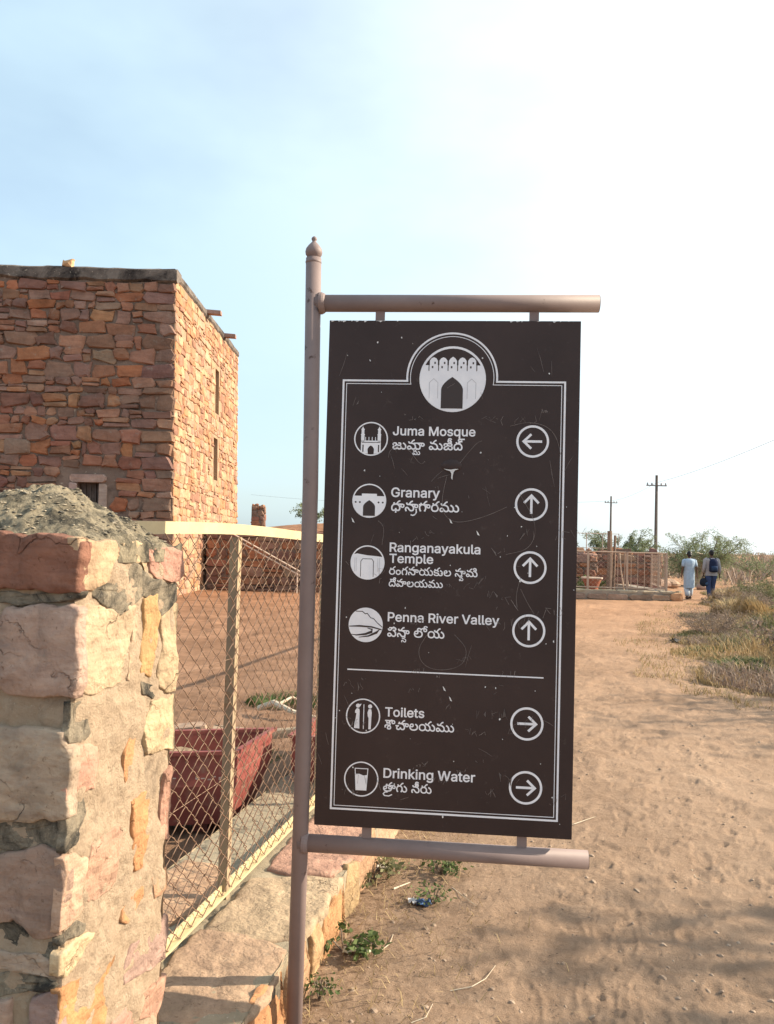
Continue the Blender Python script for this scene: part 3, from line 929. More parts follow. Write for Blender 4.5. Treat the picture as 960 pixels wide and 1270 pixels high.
for i, (c, h, poly) in enumerate(FRONT):
    V, F = stone_hi(fr_fr, poly, h * 0.7, i * 4.3 + 60, step=0.008, rough=0.0042, rnd=0.006)
    mk('stone', V, F, M['stone_near'], pier, jit_col(c, rg, 0.05), smooth=True)
# dark lichened mortar standing in the wide joints
PATCH_S = [[(-0.86, 1.487), (-0.78, 1.505), (-0.755, 1.545), (-0.72, 1.565), (-0.63, 1.545), (-0.585, 1.515), (-0.51, 1.50), (-0.42, 1.49), (-0.405, 1.445), (-0.45, 1.41), (-0.51, 1.395), (-0.53, 1.46), (-0.61, 1.452), (-0.655, 1.44), (-0.70, 1.43), (-0.74, 1.415), (-0.80, 1.448)],
           [(-0.92, 1.235), (-0.84, 1.225), (-0.83, 1.14), (-0.86, 1.125), (-0.92, 1.128)], [(-0.92, 0.985), (-0.85, 0.992), (-0.83, 0.95), (-0.86, 0.885), (-0.92, 0.88)],
           [(-0.92, 0.69), (-0.85, 0.70), (-0.79, 0.67), (-0.86, 0.665), (-0.92, 0.668)], [(-0.60, 1.23), (-0.50, 1.185), (-0.53, 1.165), (-0.59, 1.19)]]
PATCH_F = [[(-0.20, 1.48), (0.0, 1.48), (0.19, 1.482), (0.185, 1.46), (0.08, 1.457), (-0.02, 1.452), (-0.20, 1.445)],            [(-0.19, 0.912), (0.08, 0.936), (0.17, 0.952), (0.175, 0.88), (0.11, 0.892), (0.03, 0.872), (-0.19, 0.845)], [(-0.17, 0.657), (0.05, 0.70), (0.12, 0.675), (0.17, 0.68), (0.172, 0.637), (0.09, 0.645), (-0.17, 0.612)],
           [(-0.17, 0.54), (0.07, 0.592), (0.17, 0.582), (0.175, 0.57), (0.10, 0.55), (0.07, 0.535), (-0.17, 0.51)]]
M['black_mortar'] = lichen_mortar('blackened mortar', (0.20, 0.17, 0.13), (0.38, 0.32, 0.235), (0.05, 0.047, 0.042), 22, (0.44, 0.60), 60, 9, 0.016)
for fr, pp in ((fr_side, PATCH_S), (fr_fr, PATCH_F)):
    for i, poly in enumerate(pp):
        V, F = stone_hi(fr, poly, 0.004, i * 5.1 + 90, step=0.008, rough=0.005, rnd=0.01)
        mk('mortar_patch', V, F, M['black_mortar'], pier, smooth=True)
# mortar dome on the pier
V = []; F = []
nu, nv = 90, 90
for j in range(nv + 1):
    for i in range(nu + 1):
        a = i / nu; b_ = j / nv                     # a across (left to right), b_ front to back
        n = P_N0 - 0.005 + (P_N1 - P_N0 + 0.01) * a; t = P_T0 - 0.002 + (P_T1 - P_T0 + 0.01) * b_
        ex = min(1, a / 0.4) if a < 0.4 else min(1, (1 - a) / 0.62); ey = min(1, min(b_, 1 - b_) / 0.5)
        dome = (1 - (1 - ex) ** 1.9) * (1 - (1 - ey) ** 2.6)
        z = P_TOP + 0.015 + 0.150 * dome
        z += mnoise.noise((n * 9, t * 9, 5)) * 0.022 + mnoise.noise((n * 28, t * 28, 5)) * 0.013 + mnoise.noise((n * 75, t * 75, 5)) * 0.008
        q = fpt(t + mnoise.noise((n * 20, t * 20, 1)) * 0.008, n + mnoise.noise((n * 20, t * 20, 8)) * 0.008, z)
        V.append(q)
for j in range(nv):
    for i in range(nu):
        a = j * (nu + 1) + i
        F.append((a, a + 1, a + nu + 2, a + nu + 1))
b0 = len(V)
ring = [i for i in range(nu + 1)] + [j * (nu + 1) + nu for j in range(1, nv + 1)] + [nv * (nu + 1) + i for i in range(nu - 1, -1, -1)] + [j * (nu + 1) for j in range(nv - 1, 0, -1)]
for k in ring:
    V.append(Vector((V[k].x, V[k].y, P_TOP - 0.03)))
for k in range(len(ring)):
    k2 = (k + 1) % len(ring)
    F.append((ring[k], b0 + k, b0 + k2, ring[k2]))
mk('mortar_cap', V, F, M['mortar_cap'], pier, smooth=True)

gq = random.Random(6)
b = MB()
for k in range(900):
    j_ = gq.randint(2, nv - 2); i_ = gq.randint(2, nu - 2)
    p = V[j_ * (nu + 1) + i_]; r_ = gq.choice([0.003, 0.004, 0.005, 0.006, 0.008]) * gq.uniform(0.7, 1.2)
    q_ = [(p[0] + r_ * gq.uniform(.6, 1.3) * a, p[1] + r_ * gq.uniform(.6, 1.3) * c, p[2] + r_ * e) for a, c, e in ((1, 0, 0), (.5, .87, 0), (-.5, .87, 0), (-1, 0, 0), (-.5, -.87, 0), (.5, -.87, 0), (.6, .1, .4), (0.2, .6, .45), (-.55, .2, .4), (-.1, -.6, .42))]
    b.add(q_, [(0, 1, 7, 6), (1, 2, 7), (2, 3, 8, 7), (3, 4, 9, 8), (4, 5, 9), (5, 0, 6, 9), (6, 7, 8, 9)])
M['grit'] = stone_mat('grit in mortar', 12, 60, 0.004, 0.5, island=[(0.14, 0.12, 0.09), (0.24, 0.20, 0.145), (0.32, 0.27, 0.20), (0.19, 0.165, 0.125), (0.08, 0.075, 0.065)], streak=False)
o = b.build('grit', M['grit'], pier); o['kind'] = 'stuff'

# plinth that carries the fence
PZ, PW0, PW1 = 0.195, -0.34, 0.40
plinth = thing('stone_plinth', 'low stone plinth carrying the chain-link fence beside the path', 'plinth', tuple(fpt(0, 0, 0)))
fr_top = Frame(fpt(0, 0, PZ), FD, FN, (0, 0, 1))
fr_edge = Frame(fpt(0, PW1, 0), FD, (0, 0, 1), FN)
fr_in = Frame(fpt(0, PW0, 0), FD, (0, 0, 1), -FN)
cm = MB()
T_A, T_B = -1.7, 22.6
cm.add(*rough_panel(fr_top, T_A, 5.0, PW0, PW1, 260, 30, 0.010, 7.0))
cm.add(*rough_panel(fr_top, 5.0, T_B, PW0, PW1, 160, 8, 0.010, 7.0))
cm.add(*rough_panel(fr_edge, T_A, T_B, -0.12, PZ + 0.004, 500, 6, 0.012, 8.0))
cm.add(*rough_panel(fr_in, T_A, T_B, -0.12, PZ + 0.004, 200, 4, 0.012, 9.0))
cm.add([fpt(T_A, PW0, -.1), fpt(T_A, PW1, -.1), fpt(T_A, PW1, PZ), fpt(T_A, PW0, PZ)], [(0, 1, 2, 3)])
cm.build('mortar_bed', M['plinth_mortar'], plinth, smooth=True)
rg = random.Random(17)
SL = [(0.36, 0.235, 0.165), (0.33, 0.26, 0.185), (0.35, 0.225, 0.17), (0.36, 0.28, 0.19), (0.30, 0.25, 0.185)]
t = T_A + 0.02
i = 0
while t < T_B - 0.3:
    L = rg.uniform(0.45, 0.8)
    j = lambda a=0.03: rg.uniform(-a, a)
    for (n0, n1) in ((0.035, PW1 + 0.015), (PW0, -0.03)):
        if n0 < 0 and rg.random() < 0.35: continue
        a, b_ = t + 0.012, t + L - 0.012
        sl = rg.uniform(-0.06, 0.06)
        poly = [(a + j(), n0 + abs(j())), ((a + b_) / 2 + j(), n0 + abs(j(0.015))), (b_ + j() * 0.5 + sl, n0 + abs(j())), (b_ + sl * 0.3 + j(), (n0 + n1) / 2), (b_ + j() - sl, n1 - abs(j(0.05))), ((a + b_) / 2 + j(), n1 + j(0.012)), (a + 0.02 + j(), n1 - abs(j(0.05))), (a - 0.01 + j(0.02), (n0 + n1) / 2)]
        if t < 4.5:
            V, F = stone_hi(fr_top, poly, rg.uniform(0.008, 0.02), i * 2.1 + 200, step=0.02, rough=0.005, rnd=0.03, tilt=(j(0.03), -0.02 + j(0.03)))
        else:
            V, F = stone_lo(fr_top, a, b_, min(n0, n1), max(n0, n1), 0.015, rg, 0.02, 0.05)
        mk('coping_slab', V, F, M['stone_near'], plinth, jit_col(rg.choice(SL), rg, 0.1), smooth=t < 4.5)
        i += 1
    t += L
t = T_A + 0.05
while t < T_B - 0.3:
    L = rg.uniform(0.16, 0.42)
    j = lambda a=0.02: rg.uniform(-a, a)
    a, b_ = t + 0.008, t + L - 0.008
    top = PZ + rg.uniform(-0.02, 0.025)
    poly = [(a + j(), -0.06), (b_ + j(), -0.06), (b_ + j(), 0.08), (b_ + j() - 0.02, top - abs(j(0.04))), ((a + b_) / 2 + j(0.05), top + abs(j(0.015))), (a + j() + 0.02, top - abs(j(0.05))), (a + j(), 0.07)]
    if t < 4.5:
        V, F = stone_hi(fr_edge, poly, rg.uniform(0.012, 0.035), i * 1.7 + 300, step=0.014, rough=0.006, rnd=0.006, facet=0.15, tilt=(j(0.1), j(0.1)))
    else:
        V, F = stone_lo(fr_edge, a, b_, -0.05, top, 0.04, rg, 0.02, 0.1)
    mk('edge_stone', V, F, M['stone_near'], plinth, jit_col(rg.choice([ORNG, TAN, PALE, TAN, (0.4, 0.26, 0.18)]), rg, 0.1), smooth=t < 4.5)
    i += 1
    t += L

# ------------------------------------------------------------------ chain-link fence
M['cream_paint'] = mottled('cream paint on iron', (0.46, 0.37, 0.21), (0.56, 0.46, 0.27), 7, 0.55, 60, 0.25, 0.002, (0.30, 0.19, 0.10), 28, 0.4, (0.64, 0.72))
M['grey_iron'] = mottled('dull painted angle iron', (0.27, 0.205, 0.15), (0.40, 0.30, 0.18), 6, 0.6, 60, 0.3, 0.002, (0.30, 0.18, 0.10), 20, 0.4, (0.58, 0.68))
M['rust_wire'] = mottled('rusty wire', (0.15, 0.082, 0.053), (0.26, 0.165, 0.11), 30, 0.7, None, spec=0.4)


def wire_mesh(h, half, amp, r, seg=3, n=4):
    """one zig-zag strand of chain link, running up, with the hooked bends of woven wire"""
    pts = []
    k = 0; z = 0.0
    steps = int(h / half)
    for i in range(steps):
        sgn = 1 if i % 2 == 0 else -1
        for s in range(seg):
            f = s / seg
            e = f + 0.10 * math.sin(2 * math.pi * f)
            x = -amp * sgn + 2 * amp * sgn * e
            pts.append((x, 0.0035 * math.cos(math.pi * f) * sgn, z + half * f))
        z += half
    sgn = 1 if steps % 2 == 0 else -1
    pts.append((-amp * sgn, 0, z))
    b = MB(); b.tube(pts, r, n, False)
    me = bpy.data.meshes.new('wire')
    me.from_pydata(b.V, [], b.F); me.update()
    me.polygons.foreach_set('use_smooth', [True] * len(me.polygons))
    return me


RAIL_Z = 1.655
fence = thing('chain_link_fence', 'rusty chain-link fence with a cream top rail between pier and sign', 'fence', tuple(fpt(0, 0, 0)))
b = MB()
fl = Frame(fpt(0, 0, 0), FD, FN, (0, 0, 1))


def fbox(b, t0, t1, n0, n1, z0, z1):
    P = [fl.p(t, n, z) for z in (z0, z1) for n in (n0, n1) for t in (t0, t1)]
    b.add(P, [(0, 2, 3, 1), (4, 5, 7, 6), (0, 1, 5, 4), (2, 6, 7, 3), (0, 4, 6, 2), (1, 3, 7, 5)])


def sag(t):
    return 0.012 * math.sin(t * 2.2 + 0.6) * math.exp(-t * 0.1)


L_F = 22.2
ts = [-0.5 + i * 0.15 for i in range(int((L_F + 0.5) / 0.15))]
V = []; F = []
for tt in ts:
    z = RAIL_Z + sag(tt)
    for (n, dz) in ((0.022, -0.021), (0.022, 0.021), (0.017, 0.021), (-0.016, 0.021), (-0.016, 0.016), (0.017, 0.016), (0.017, -0.021)):
        V.append(fl.p(tt, n, z + dz))
for i in range(len(ts) - 1):
    for k in range(7):
        F.append((i * 7 + k, (i + 1) * 7 + k, (i + 1) * 7 + (k + 1) % 7, i * 7 + (k + 1) % 7))
F.append(tuple(range(7))); F.append(tuple((len(ts) - 1) * 7 + k for k in range(7))[::-1])
mk('top_rail', V, F, M['cream_paint'], fence)
b = MB(); fbox(b, -0.42, L_F, -0.006, 0.024, PZ + 0.022, PZ + 0.032); fbox(b, -0.42, L_F, -0.006, -0.001, PZ + 0.032, PZ + 0.058)
b.build('bottom_rail', M['cream_paint'], fence)
tp = 0.44
post_t = []
while tp < L_F:
    b = MB()
    fbox(b, tp - 0.015, tp + 0.019, 0.0115, 0.0165, 0.05, RAIL_Z - 0.02)       # face along the run
    fbox(b, tp - 0.015, tp - 0.010, -0.022, 0.0113, 0.05, RAIL_Z - 0.02)
    b.build('post', M['grey_iron'], fence)
    post_t.append(tp)
    tp += 1.24
PITCH, HALF = 0.0445, 0.038
me_ws = []
for v_ in range(9):
    me_w = wire_mesh(1.41, HALF, 0.0226, 0.0023)
    me_w.materials.append(M['rust_wire'])
    for vv in me_w.vertices:            # knocked about a little, each strand its own way
        vv.co.x += 0.010 * mnoise.noise((vv.co.z * 2.1, v_ * 3.3, 0)) + 0.004 * mnoise.noise((vv.co.z * 9, v_ * 5.1, 4))
        vv.co.y += 0.012 * mnoise.noise((vv.co.z * 1.7, v_ * 2.7, 8))
        vv.co.z += 0.008 * mnoise.noise((vv.co.z * 3, v_ * 4.2, 2))
    me_ws.append(me_w)
ang = math.atan2(FD.y, FD.x)
root = fence.location
n_w = 0
k = 0
while n_w < 175:
    tt = -0.40 + k * PITCH
    o = bpy.data.objects.new('wire', me_ws[(k * 4) % 9]); COL.objects.link(o); o.parent = fence
    p = fpt(tt, 0.020, PZ + 0.035) - root
    o.location = p
    o.rotation_euler = (0, 0, ang + (math.pi if k % 2 else 0))
    n_w += 1; k += 1
# the far run of the mesh, one object: too far along to pick wires apart
b = MB()
tt = -0.40 + k * PITCH
while tt < L_F:
    for s in (1, -1):
        z = PZ + 0.04
        pts = []
        x = 0
        while z < RAIL_Z - 0.02:
            pts.append(fl.p(tt + s * (0.04 if x % 2 else -0.04), 0.003, z)); z += 0.0755; x += 1
        V = []; F = []
        for i, p_ in enumerate(pts):
            V += [p_ - FD * 0.0018, p_ + FD * 0.0018]
            if i: F.append((2 * i - 2, 2 * i - 1, 2 * i + 1, 2 * i))
        b.add(V, F)
    tt += 0.083
o = b.build('wire_mesh', M['rust_wire'], fence); o['kind'] = 'stuff'
for dz in (0.48, 0.95):
    b = MB(); b.tube([fl.p(-0.42 + i * 0.4, 0.006, PZ + dz + 0.006 * math.sin(i * 1.3)) for i in range(57)], 0.0014, 4)
    b.build('line_wire', M['rust_wire'], fence)

# ------------------------------------------------------------------ direction sign
TH = R(5.0)
M['post_paint'] = mottled('mauve grey paint on pipe', (0.185, 0.138, 0.132), (0.235, 0.178, 0.168), 5, 0.6, 90, 0.2, 0.001, (0.075, 0.042, 0.035), 16, 0.35, (0.645, 0.70))
M['board_paint'] = mottled('dark brown board paint', (0.026, 0.0138, 0.0130), (0.042, 0.0245, 0.0225), 2.2, 0.55, 140, 0.12, 0.0006, (0.075, 0.055, 0.05), 34, 0.35, (0.62, 0.82))
M['print'] = mottled('pale print', (0.68, 0.69, 0.75), (0.80, 0.81, 0.86), 12, 0.6, None, spec=0.3)
M['print_dark'] = plain('print dark', (0.032, 0.019, 0.018), 0.55)
M['chip'] = mottled('bare metal chips', (0.5, 0.5, 0.52), (0.8, 0.8, 0.8), 30, 0.5, None)
M['scratch'] = mottled('scratches in paint', (0.11, 0.085, 0.08), (0.27, 0.235, 0.225), 25, 0.7, None)
SP = (-0.266, 2.70, 0)
sign = thing('direction_sign', 'dark brown hanging direction board with white pictograms on a mauve steel post', 'sign', SP, rotz=-TH)


def sbuild(b, name, mat, parent=None, smooth=False):
    return b.build(name, mat, parent or sign, smooth=smooth, world=False)


PX = 0.005
b = MB(); b.tube([(PX + 0.004, 0, gz(*SP[:2]) - 0.25), (PX + 0.006, 0, 0.9), (PX + 0.002, 0, 1.8), (PX - 0.012, 0, 2.585)], 0.0262, 28)
post = sbuild(b, 'post', M['post_paint'], smooth=False)
for p in post.data.polygons: p.use_smooth = len(p.vertices) == 4
b = MB(); b.lathe([(0.0262, 2.578), (0.0275, 2.583), (0.0262, 2.589), (0.019, 2.592), (0.018, 2.597), (0.022, 2.602), (0.0275, 2.610), (0.0290, 2.619), (0.0265, 2.630), (0.019, 2.641), (0.011, 2.650), (0.007, 2.654), (0.0065, 2.657), (0.009, 2.661), (0.0095, 2.666), (0.006, 2.671), (0.001, 2.674)], (PX - 0.012, 0, -0.012), 28)
sbuild(b, 'finial', M['post_paint'], smooth=True)
for (z, x1) in ((2.431, 0.946), (0.634, 0.941)):
    b = MB(); b.tube([(PX, 0, z), (x1, 0, z)], 0.0285, 28)
    arm = sbuild(b, 'arm', M['post_paint'])
    for p in arm.data.polygons: p.use_smooth = len(p.vertices) == 4
    b = MB()
    b.lathe([(0.037, -0.012), (0.0365, -0.003), (0.033, 0.004), (0.0290, 0.008)], (0, 0, 0), 26)
    b.V = [tuple(c * (1 + 0.035 * mnoise.noise((v[0] * 160, v[1] * 160, z))) for c in v[:2]) + (v[2],) for v in b.V]
    b.V = [(PX + 0.026 + v[2], v[0], z + v[1]) for v in b.V]
    sbuild(b, 'weld', M['post_paint'], arm)
    b = MB(); b.lathe([(0.0275, 0), (0.0275, 0.0016)], (0, 0, 0), 20); b.V = [(x1 + v[2], v[0], z + v[1]) for v in b.V]
    sbuild(b, 'end_cap', M['post_paint'], arm)
for (x, z0, z1) in ((0.226, 2.36, 2.408), (0.737, 2.36, 2.408), (0.230, 0.658, 0.705), (0.732, 0.658, 0.705)):
    b = MB(); b.box(x - 0.0155, x + 0.0155, -0.005, 0.005, z0, z1)
    sbuild(b, 'hanger_tab', M['post_paint'])
BX0, BX1, BZ0, BZ1, BT = 0.057, 0.888, 0.699, 2.369, 0.016
bm = bmesh.new()
bmesh.ops.create_cube(bm, size=1)
for v in bm.verts:
    v.co = ((BX0 + BX1) / 2 + v.co.x * (BX1 - BX0), v.co.y * 2 * BT, (BZ0 + BZ1) / 2 + v.co.z * (BZ1 - BZ0))
bmesh.ops.bevel(bm, geom=list(bm.edges), offset=0.0025, segments=2, affect='EDGES', profile=0.7)
me = bpy.data.meshes.new('panel'); bm.to_mesh(me); bm.free()
panel = link('panel', me, M['board_paint'], sign)
YF = -BT - 0.0008


def flat(name, polys, mat, y=YF, parent=None):
    """print on the board: list of [outer, hole, hole...] in board coordinates"""
    b = MB()
    for pl in polys:
        vv = [[Vector((p[0], p[1], 0)) for p in c] for c in pl]
        tris = tessellate_polygon(vv)
        pts = [(p[0], y, p[1]) for c in pl for p in c]
        F = []
        for tr in tris:
            a, b_, c = (pts[k] for k in tr)
            cr = (b_[0] - a[0]) * (c[2] - a[2]) - (b_[2] - a[2]) * (c[0] - a[0])
            F.append(tuple(tr) if cr > 0 else (tr[0], tr[2], tr[1]))
        b.add(pts, F)
    return sbuild(b, name, mat, parent or panel)


def circ(cx, cz, r, a0=0, a1=360, n=48):
    return [(cx + r * math.cos(R(a0 + (a1 - a0) * i / n)), cz + r * math.sin(R(a0 + (a1 - a0) * i / n))) for i in range(n if a1 - a0 == 360 else n + 1)]


def strip(pts, w, closed=False):
    """a polyline of width w as one polygon"""
    L = []; Rr = []
    n = len(pts)
    for i in range(n):
        a = pts[i - 1] if (i or closed) else pts[i]
        c = pts[(i + 1) % n] if (i < n - 1 or closed) else pts[i]
        p = pts[i]
        d0 = Vector((p[0] - a[0], p[1] - a[1])); d1 = Vector((c[0] - p[0], c[1] - p[1]))
        if d0.length < 1e-9: d0 = d1
        if d1.length < 1e-9: d1 = d0
        d0.normalize(); d1.normalize()
        t = (d0 + d1)
        if t.length < 1e-6: t = d1
        t.normalize()
        k = 1 / max(0.4, t.dot(d1))
        L.append((p[0] - t.y * w / 2 * k, p[1] + t.x * w / 2 * k)); Rr.append((p[0] + t.y * w / 2 * k, p[1] - t.x * w / 2 * k))
    if closed:
        return [L, Rr[::-1]]
    return [L + Rr[::-1]]


def ringp(cx, cz, r, w):
    return [circ(cx, cz, r), circ(cx, cz, r - w)[::-1]]


# frame lines with the domed top
def frame_line(ins, w, name):
    x0, x1, z0, z1 = 0.111 + ins, 0.840 - ins, 0.756 + ins, 2.166 - ins
    r = 0.148 - ins
    cx, cz = 0.4715, 2.178
    a = math.degrees(math.asin((z1 - cz) / r))
    pts = [(x0, z0), (x1, z0), (x1, z1)] + circ(cx, cz, r, a, 180 - a, 60) + [(x0, z1)]
    return flat(name, [strip(pts, w, True)], M['print'])


frame_line(0.0, 0.0062, 'border_line')
frame_line(0.0105, 0.0022, 'border_line')
flat('divider_line', [strip([(0.152, 1.209), (0.789, 1.207)], 0.0042)], M['print'])


def arrow(cx, cz, ang):
    flat('arrow_ring', [ringp(cx, cz, 0.053, 0.0072)], M['print'])
    ca, sa = math.cos(R(ang)), math.sin(R(ang))
    rot = lambda p: (cx + p[0] * ca - p[1] * sa, cz + p[0] * sa + p[1] * ca)
    k = 0.0305
    flat('arrow', [[[rot(p) for p in q] for q in strip([(-k, 0), (k - 0.004, 0)], 0.0078)]], M['print'])
    flat('arrow_head', [[[rot(p) for p in q] for q in strip([(k - 0.026, 0.0235), (k - 0.0015, 0), (k - 0.026, -0.0235)], 0.0078)]], M['print'], YF - 0.0003)


AX = 0.739
for z, a in ((1.971, 180), (1.765, 90), (1.560, 90), (1.356, 90), (1.058, 0), (0.855, 0)):
    arrow(AX, z, a)


def arch(cx, z0, w, h, point=0.35, n=10):
    """pointed-arch outline standing on z0"""
    hs = h - w * (0.5 + point * 0.3)
    pts = [(cx - w / 2, z0), (cx + w / 2, z0), (cx + w / 2, z0 + hs)]
    for i in range(1, n):
        f = i / n
        pts.append((cx + w / 2 * (1 - f ** 1.9), z0 + hs + (h - hs) * f))
    pts.append((cx, z0 + h))
    for i in range(n - 1, 0, -1):
        f = i / n
        pts.append((cx - w / 2 * (1 - f ** 1.9), z0 + hs + (h - hs) * f))
    pts.append((cx - w / 2, z0 + hs))
    return pts


def below(cx, cz, r, top):
    """part of a disc under a left-to-right outline"""
    (xa, za), (xb, zb) = top[0], top[-1]
    aa = math.degrees(math.atan2(za - cz, xa - cx)); ab = math.degrees(math.atan2(zb - cz, xb - cx))
    if aa > 0 and aa < 180: aa -= 360
    return circ(cx, cz, r, aa, ab, 44) + top[::-1][1:-1]


def oncirc(cx, cz, r, dz, side):
    return (cx + side * math.sqrt(r * r - dz * dz), cz + dz)


Y1, Y2, Y3 = YF - 0.0003, YF - 0.0006, YF - 0.0009
# large emblem: gateway with a row of merlons
ex, ez, er = 0.4735, 2.1735, 0.1095
flat('emblem_ring', [ringp(ex, ez, er, 0.0075)], M['print'])
top = [oncirc(ex, ez, er - 0.003, 0.046, -1)]
mw = 0.0315
for k in range(5):
    x0 = ex - 2.5 * mw + k * mw
    top += [(x0 + 0.0025, ez + 0.046), (x0 + 0.0025, ez + 0.061), (x0 + 0.008, ez + 0.069), (x0 + mw / 2, ez + 0.0745 if k == 2 else ez + 0.0725), (x0 + mw - 0.008, ez + 0.069), (x0 + mw - 0.0025, ez + 0.061), (x0 + mw - 0.0025, ez + 0.046)]
top += [oncirc(ex, ez, er - 0.003, 0.046, 1)]
flat('emblem_gateway', [[below(ex, ez, er - 0.003, top)]], M['print'], Y1)
flat('emblem_arch', [[arch(ex - 0.001, ez - 0.098, 0.072, 0.105)]], M['print_dark'], Y2)
sl = []
for k in range(6):
    x0 = ex - 2.5 * mw + k * mw
    sl.append(strip([(x0, ez + 0.047), (x0, ez + 0.027)], 0.0028))
    if k < 5:
        sl.append(strip([(x0 + mw / 2 + 0.004, ez + 0.057), (x0 + mw / 2 + 0.004, ez + 0.050)], 0.005))
        sl.append(strip([(x0 + mw / 2 - 0.004, ez + 0.043), (x0 + mw / 2 - 0.004, ez + 0.036)], 0.005))
flat('emblem_slits', sl, M['print_dark'], Y2)
M['print_grey'] = plain('print grey', (0.42, 0.43, 0.47), 0.6)
for s in (0, 1):
    nx0 = ex - 0.062 + s * 0.125
    flat('emblem_niche', [strip([(nx0 - 0.014, ez - 0.065), (nx0 - 0.014, ez - 0.012), (nx0, ez + 0.001), (nx0 + 0.014, ez - 0.012), (nx0 + 0.014, ez - 0.065)], 0.0016)], M['print_grey'], Y2)

IX, ir = 0.2085, 0.0565
ring_w = 0.0042
# mosque
cz = 1.971
flat('icon_ring', [ringp(IX, cz, ir, ring_w)], M['print'])
flat('icon_mosque', [[[(IX - 0.033, cz - 0.046), (IX - 0.010, cz - 0.050), (IX - 0.011, cz - 0.034), (IX - 0.006, cz - 0.026), (IX, cz - 0.022), (IX + 0.006, cz - 0.026), (IX + 0.011, cz - 0.034), (IX + 0.010, cz - 0.050), (IX + 0.033, cz - 0.046), (IX + 0.033, cz - 0.006), (IX - 0.033, cz - 0.006)]]], M['print'], Y1)
flat('icon_frieze', [strip([(IX - 0.031, cz - 0.012), (IX + 0.031, cz - 0.012)], 0.0022), strip([(IX - 0.026, cz - 0.020), (IX - 0.026, cz - 0.044)], 0.004), strip([(IX + 0.026, cz - 0.020), (IX + 0.026, cz - 0.044)], 0.004)], M['print_dark'], Y2)
for s in (-1, 1):
    mx = IX + s * 0.0275
    flat('icon_minaret', [[[(mx - 0.0055, cz - 0.010), (mx + 0.0055, cz - 0.010), (mx + 0.0055, cz + 0.012), (mx + 0.007, cz + 0.014), (mx + 0.0045, cz + 0.017), (mx + 0.0045, cz + 0.028), (mx + 0.006, cz + 0.031), (mx + 0.0025, cz + 0.036), (mx, cz + 0.042), (mx - 0.0025, cz + 0.036), (mx - 0.006, cz + 0.031), (mx - 0.0045, cz + 0.028), (mx - 0.0045, cz + 0.017), (mx - 0.007, cz + 0.014), (mx - 0.0055, cz + 0.012)]]], M['print'], Y1)
flat('icon_spires', [strip([(IX + d, cz - 0.006), (IX + d, cz + h)], 0.0022) for d, h in ((-0.018, 0.006), (-0.007, 0.006), (0.004, 0.006), (0.015, 0.006))], M['print'], Y2)
# granary
cz = 1.765
flat('icon_ring', [ringp(IX, cz, ir, ring_w)], M['print'])
tp_ = [oncirc(IX, cz, ir - 0.002, 0.016, -1), (IX - 0.025, cz + 0.016), (IX - 0.025, cz + 0.0235), (IX + 0.025, cz + 0.0235), (IX + 0.025, cz + 0.016), oncirc(IX, cz, ir - 0.002, 0.016, 1)]
flat('icon_granary', [[below(IX, cz, ir - 0.002, tp_)]], M['print'], Y1)
flat('icon_arch', [[arch(IX, cz - 0.050, 0.040, 0.052, 0.2)]], M['print_dark'], Y2)
flat('icon_windows', [[circ(IX + d, cz - 0.005, 0.0032, n=8)] for d in (-0.045, -0.031, 0.031, 0.045)], M['print_dark'], Y2)
# temple gate
cz = 1.561
flat('icon_ring', [ringp(IX, cz, ir, ring_w)], M['print'])
tp_ = [oncirc(IX, cz, ir - 0.002, 0.026, -1), (IX - 0.035, cz + 0.029), (IX - 0.02, cz + 0.0265), (IX + 0.0, cz + 0.0235), (IX + 0.03, cz + 0.0215), oncirc(IX, cz, ir - 0.002, 0.019, 1)]
flat('icon_temple', [[below(IX, cz, ir - 0.002, tp_)]], M['print'], Y1)
flat('icon_doorway', [strip([(IX - 0.022, cz - 0.047), (IX - 0.022, cz + 0.004), (IX - 0.016, cz + 0.012), (IX + 0.014, cz + 0.012), (IX + 0.020, cz + 0.004), (IX + 0.020, cz - 0.047)], 0.0020)], M['print_dark'], Y2)
flat('icon_pilasters', [strip([(IX + d, cz - 0.030), (IX + d, cz + 0.015)], 0.0012) for d in (-0.042, -0.037, 0.034, 0.040)], M['print_grey'], Y2)
# river valley
cz = 1.356
flat('icon_disc', [[circ(IX, cz, ir)]], M['print'])
flat('icon_mountain', [strip([oncirc(IX, cz, ir - 0.001, 0.044, -1), (IX - 0.012, cz + 0.044), (IX - 0.002, cz + 0.036), (IX + 0.004, cz + 0.038), (IX + 0.016, cz + 0.024), (IX + 0.026, cz + 0.021), (IX + 0.038, cz + 0.008), oncirc(IX, cz, ir - 0.001, -0.006, 1)], 0.0026)], M['print_dark'], Y1)


def taper(pts, w):
    n = len(pts)
    L = []; Rr = []
    for i, p in enumerate(pts):
        a = pts[max(0, i - 1)]; c = pts[min(n - 1, i + 1)]
        t = Vector((c[0] - a[0], c[1] - a[1])).normalized()
        k = w[i] / 2
        L.append((p[0] - t.y * k, p[1] + t.x * k)); Rr.append((p[0] + t.y * k, p[1] - t.x * k))
    return [L + Rr[::-1]]


flat('icon_river', [taper([(IX - 0.0545, cz - 0.006), (IX - 0.02, cz - 0.004), (IX + 0.02, cz - 0.006), (IX + 0.053, cz - 0.014)], [0.003, 0.006, 0.005, 0.004]),
                    taper([(IX + 0.006, cz - 0.010), (IX + 0.022, cz - 0.014), (IX + 0.020, cz - 0.022), (IX, cz - 0.030), (IX - 0.03, cz - 0.034), (IX - 0.046, cz - 0.032)], [0.002, 0.006, 0.009, 0.007, 0.004, 0.002]),
                    taper([(IX + 0.046, cz - 0.014), (IX + 0.036, cz - 0.024), (IX + 0.01, cz - 0.036), (IX - 0.022, cz - 0.041)], [0.002, 0.008, 0.005, 0.002])], M['print_dark'], Y1)
